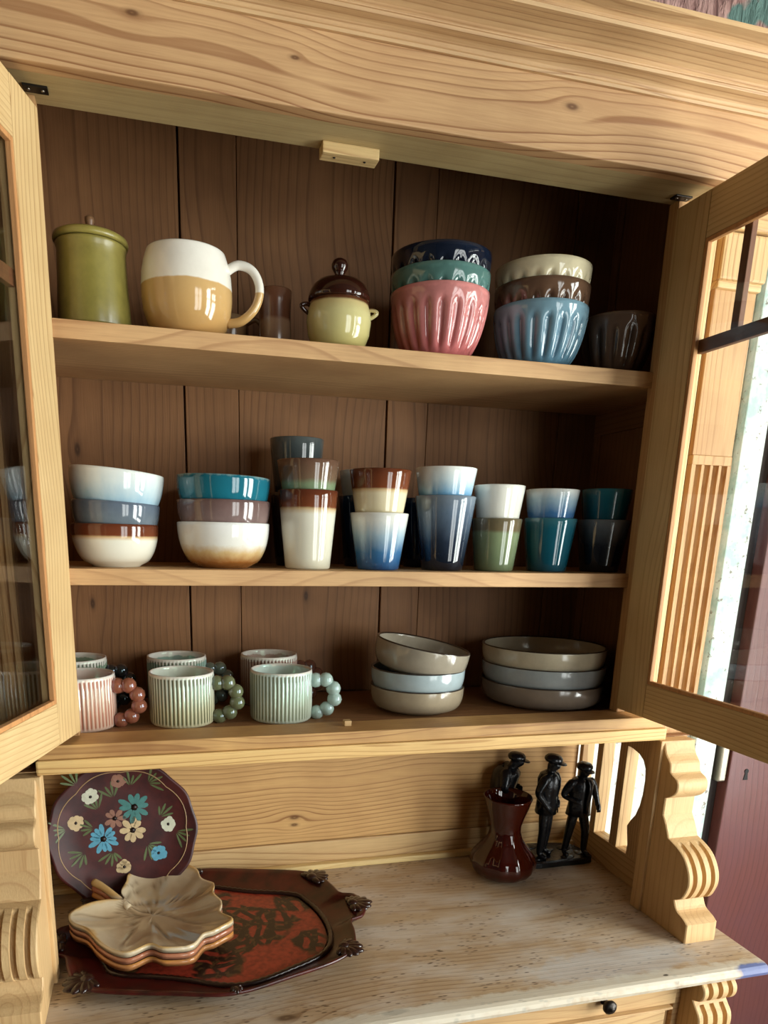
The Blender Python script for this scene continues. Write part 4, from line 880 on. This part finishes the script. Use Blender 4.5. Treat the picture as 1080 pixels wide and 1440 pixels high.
# ------------------------------------------------------------------ counter: amber vase
def vase():
    o = [(0, .004), (.030, .004), (.034, 0), (.042, .001), (.056, .010), (.064, .022), (.066, .034), (.062, .046), (.052, .060), (.041, .072), (.034, .084), (.0305, .098), (.0310, .112), (.036, .130), (.042, .148), (.0455, .162), (.0470, .166), (.0480, .169), (.0470, .1715), (.0455, .170), (.0425, .160), (.033, .128), (.0275, .108), (.0300, .088), (.048, .058), (.060, .036), (.055, .016), (.03, .010), (0, .010)]
    b = NB('amber_brown_glass'); p = b.obj(); n = b.noise(p, 20.0, 2.0)
    m = b.bsdf(b.mix(n, srgb(84, 20, 8), srgb(52, 12, 6)), 0.03, None, coat=0.3, **{'Transmission Weight': 0.42, 'IOR': 1.5})
    rf = lambda th, z, j: (1.0+(0.018*math.cos(12*th) if z < .09 and 3 < j < 14 else 0.0), 0.0)
    put('glass_vase', lathe('glass_vase', o, 96, rf), m, (0.7795, 0.137, ZT+0.0003), 'dark amber glass vase with a pinched waist and flared mouth', 'vase')
vase()

# ------------------------------------------------------------------ counter: statuette of three workmen
def statuette():
    b = NB('black_bronze'); p = b.obj(); n = b.noise(p, 90.0, 3.0)
    BZ = b.bsdf(b.mix(b.remap(n, 0.4, 0.7), srgb(30, 32, 36), srgb(14, 14, 16)), 0.24, b.bump(b.noise(p, 160.0, 3.0), 0.35, 0.003), metal=0.35, spec=0.6)
    root = empty('workmen_statuette', (0.905, 0.165, ZT+0.0003)); tag(root, 'black bronze statuette of three standing workmen in caps, by the gallery', 'statuette')
    bp_ = catmull([Vector(q) for q in ((-.052, -.023), (.02, -.025), (.086, -.022), (.089, .012), (.070, .052), (-.02, .070), (-.130, .073), (-.134, .046), (-.072, .040), (-.056, .008))], 3)
    rk = prism('rocky_base', [(0.905+q.x, 0.165+q.y) for q in bp_], ZT+0.0003, ZT+0.0165, 'Z', BZ, root, 0.003)
    rb = bmesh.new(); rb.from_mesh(rk.data)
    for x_, y_ in ((-.03, -.004), (.01, .03), (.035, -.01), (.075, .0), (.05, .03), (-.06, .05), (-.10, .06), (-.02, .05)): ball_bm(rb, (x_-(rk.location.x), y_-(rk.location.y), .0075), .011, 2, (1.5, 1.2, .45))
    rb.to_mesh(rk.data); rb.free()
    def man(x, y, H, face, pose):
        """joints in units of height, x to the man's left, y backwards (he faces -y), then turned by face"""
        J, E = [], []; bk = pose.get('bulk', 1.0)
        def j(co, r, to=None):
            J.append((co, r)); 
            if to is not None: E.append((to, len(J)-1))
            return len(J)-1
        lean = pose.get('lean', 0)
        pel = j((0, 0, .50), .072)
        wst = j((0, -.01-lean*.10, .59), .066, pel); ch = j((0, -.01-lean*.3, .70), .092*bk, wst); dp = pose.get('drop', 0)
        nk = j((0, -.005-lean*.55, .800-dp*.6), .052*bk, ch)
        n2 = j((0, -.012-lean*.75, .832-dp), .042, nk); hd = j((0, -.022-lean*.9, .872-dp), .068, n2); tp = j((0, -.014-lean*.95, .925-dp), .058, hd)
        ns = j((0, -.090-lean*.95, .864-dp), .016, hd)
        for s in (-1, 1):
            q = pose['L' if s > 0 else 'R']
            hp = j((s*.052, 0, .475), .060, pel); kn = j((s*q['kx'], q['ky'], .275), .043, hp); an = j((s*q['fx'], q['fy'], .05), .031, kn); j((s*(q['fx']+.012), q['fy']-.075, .022), .024, an)
            sh = j((s*.118, -lean*.4, .770), .056*bk, ch)
            el = j(tuple((s*q['e'][0], q['e'][1], q['e'][2])), .038, sh); wr = j((s*q['w'][0], q['w'][1], q['w'][2]), .027, el); pm = j((s*q['h'][0], q['h'][1], q['h'][2]), .028, wr)
            d = Vector((s*q['h'][0], q['h'][1], q['h'][2]))-Vector((s*q['w'][0], q['w'][1], q['w'][2])); d.normalize(); sd = d.cross(Vector((0, 1, 0.01))).normalized()
            for k in (-1.5, -.5, .5, 1.5):
                f1 = Vector(J[pm][0])+d*.028+sd*k*.011; a_ = j(tuple(f1), .0085, pm); j(tuple(f1+d*.016+Vector((0, .010, -.004))), .007, a_)
            f1 = Vector(J[wr][0])+d*.012-sd*.026; j(tuple(f1+d*.014), .009, wr)
        me = bpy.data.meshes.new('workman'); me.from_pydata([tuple(H*Vector(q[0])) for q in J], E, [])
        o = link('workman', me, BZ, root, (x, y, .014), (0, 0, face))
        sk = o.modifiers.new('skin', 'SKIN'); sk.use_smooth_shade = True; sk.branch_smoothing = 0.4
        for i, q in enumerate(J): me.skin_vertices[0].data[i].radius = (H*q[1], H*q[1]*(0.78 if i in (1, 2) else 1.0)); me.skin_vertices[0].data[i].use_root = (i == 0)
        ss = o.modifiers.new('sub', 'SUBSURF'); ss.levels = 2; ss.render_levels = 2
        hy = (-.018-lean*.95)*H; hz = (.918-dp)*H
        cp = lathe('cap', [(0, -.012*H), (.068*H, -.012*H), (.078*H, .004*H), (.076*H, .022*H), (.058*H, .042*H), (.027*H, .051*H), (0, .052*H)], 28)
        co = link('cap', cp, BZ, o, (0, hy, hz), (0.10, 0, 0), True)
        bm = bmesh.new(); ball_bm(bm, (0, -.072*H, -.004*H), .054*H, 2, (1.05, .95, .16)); link('cap_peak', bm_mesh('cap_peak', bm, True), BZ, o, (0, hy, hz), (0.22, 0, 0))
        # jacket skirt with an open front, thick cloth
        v = []; fa = []; n = 28; R0 = [(.052, .815-dp*.5), (.090, .795-dp*.3), (.112, .75), (.112, .67), (.100, .58), (.104, .52), (.114, .44)]
        for lay in (0, 1):
            for (r, z) in R0:
                for i in range(n):
                    a = -PI/2+0.16+(2*PI-0.32)*i/(n-1); k = r*bk-(0.010 if lay else 0)+0.003*math.sin(5*a+z*30)
                    ly = lean*(0.30*max(0, (z-.5)/.2))
                    v.append((H*k*1.12*math.cos(a), H*(k*.86*math.sin(a)-ly), H*z))
        m = len(R0); 
        for j_ in range(m-1):
            for i in range(n-1):
                a = j_*n+i; fa.append((a, a+1, a+n+1, a+n)); c_ = m*n+a; fa.append((c_, c_+n, c_+n+1, c_+1))
        for i in range(n-1):
            fa.append((i, m*n+i, m*n+i+1, i+1)); e = (m-1)*n+i; fa.append((e, e+1, m*n+e+1, m*n+e))
        for j_ in range(m-1):
            for i in (0, n-1): a = j_*n+i; fa.append((a, a+n, m*n+a+n, m*n+a))
        link('jacket', mesh('jacket', v, fa, True), BZ, o)
    stand = dict(kx=.055, ky=-.006, fx=.058, fy=.01)
    # hunched man behind the vase, facing right, hands together in front
    man(-.098, .055, .238, 1.05, dict(lean=.10, drop=.030, bulk=1.25, L=dict(stand, e=(.17, -.03, .63), w=(.085, -.14, .60), h=(.05, -.165, .60)), R=dict(stand, e=(.17, -.03, .63), w=(.085, -.14, .59), h=(.05, -.165, .585))))
    # upright man, hands in his jacket pockets
    man(-.018, .002, .236, 0.75, dict(L=dict(stand, e=(.165, .04, .64), w=(.130, -.045, .53), h=(.112, -.065, .50)), R=dict(stand, e=(.165, .04, .64), w=(.130, -.045, .53), h=(.112, -.065, .50))))
    # man striding with one arm held away from his side
    man(.054, -.004, .216, 0.10, dict(L=dict(kx=.075, ky=-.04, fx=.088, fy=-.03, e=(.165, -.01, .65), w=(.180, -.05, .545), h=(.178, -.07, .505)), R=dict(kx=.075, ky=.01, fx=.095, fy=.03, e=(.17, .04, .63), w=(.11, -.06, .60), h=(.085, -.085, .60))))
statuette()
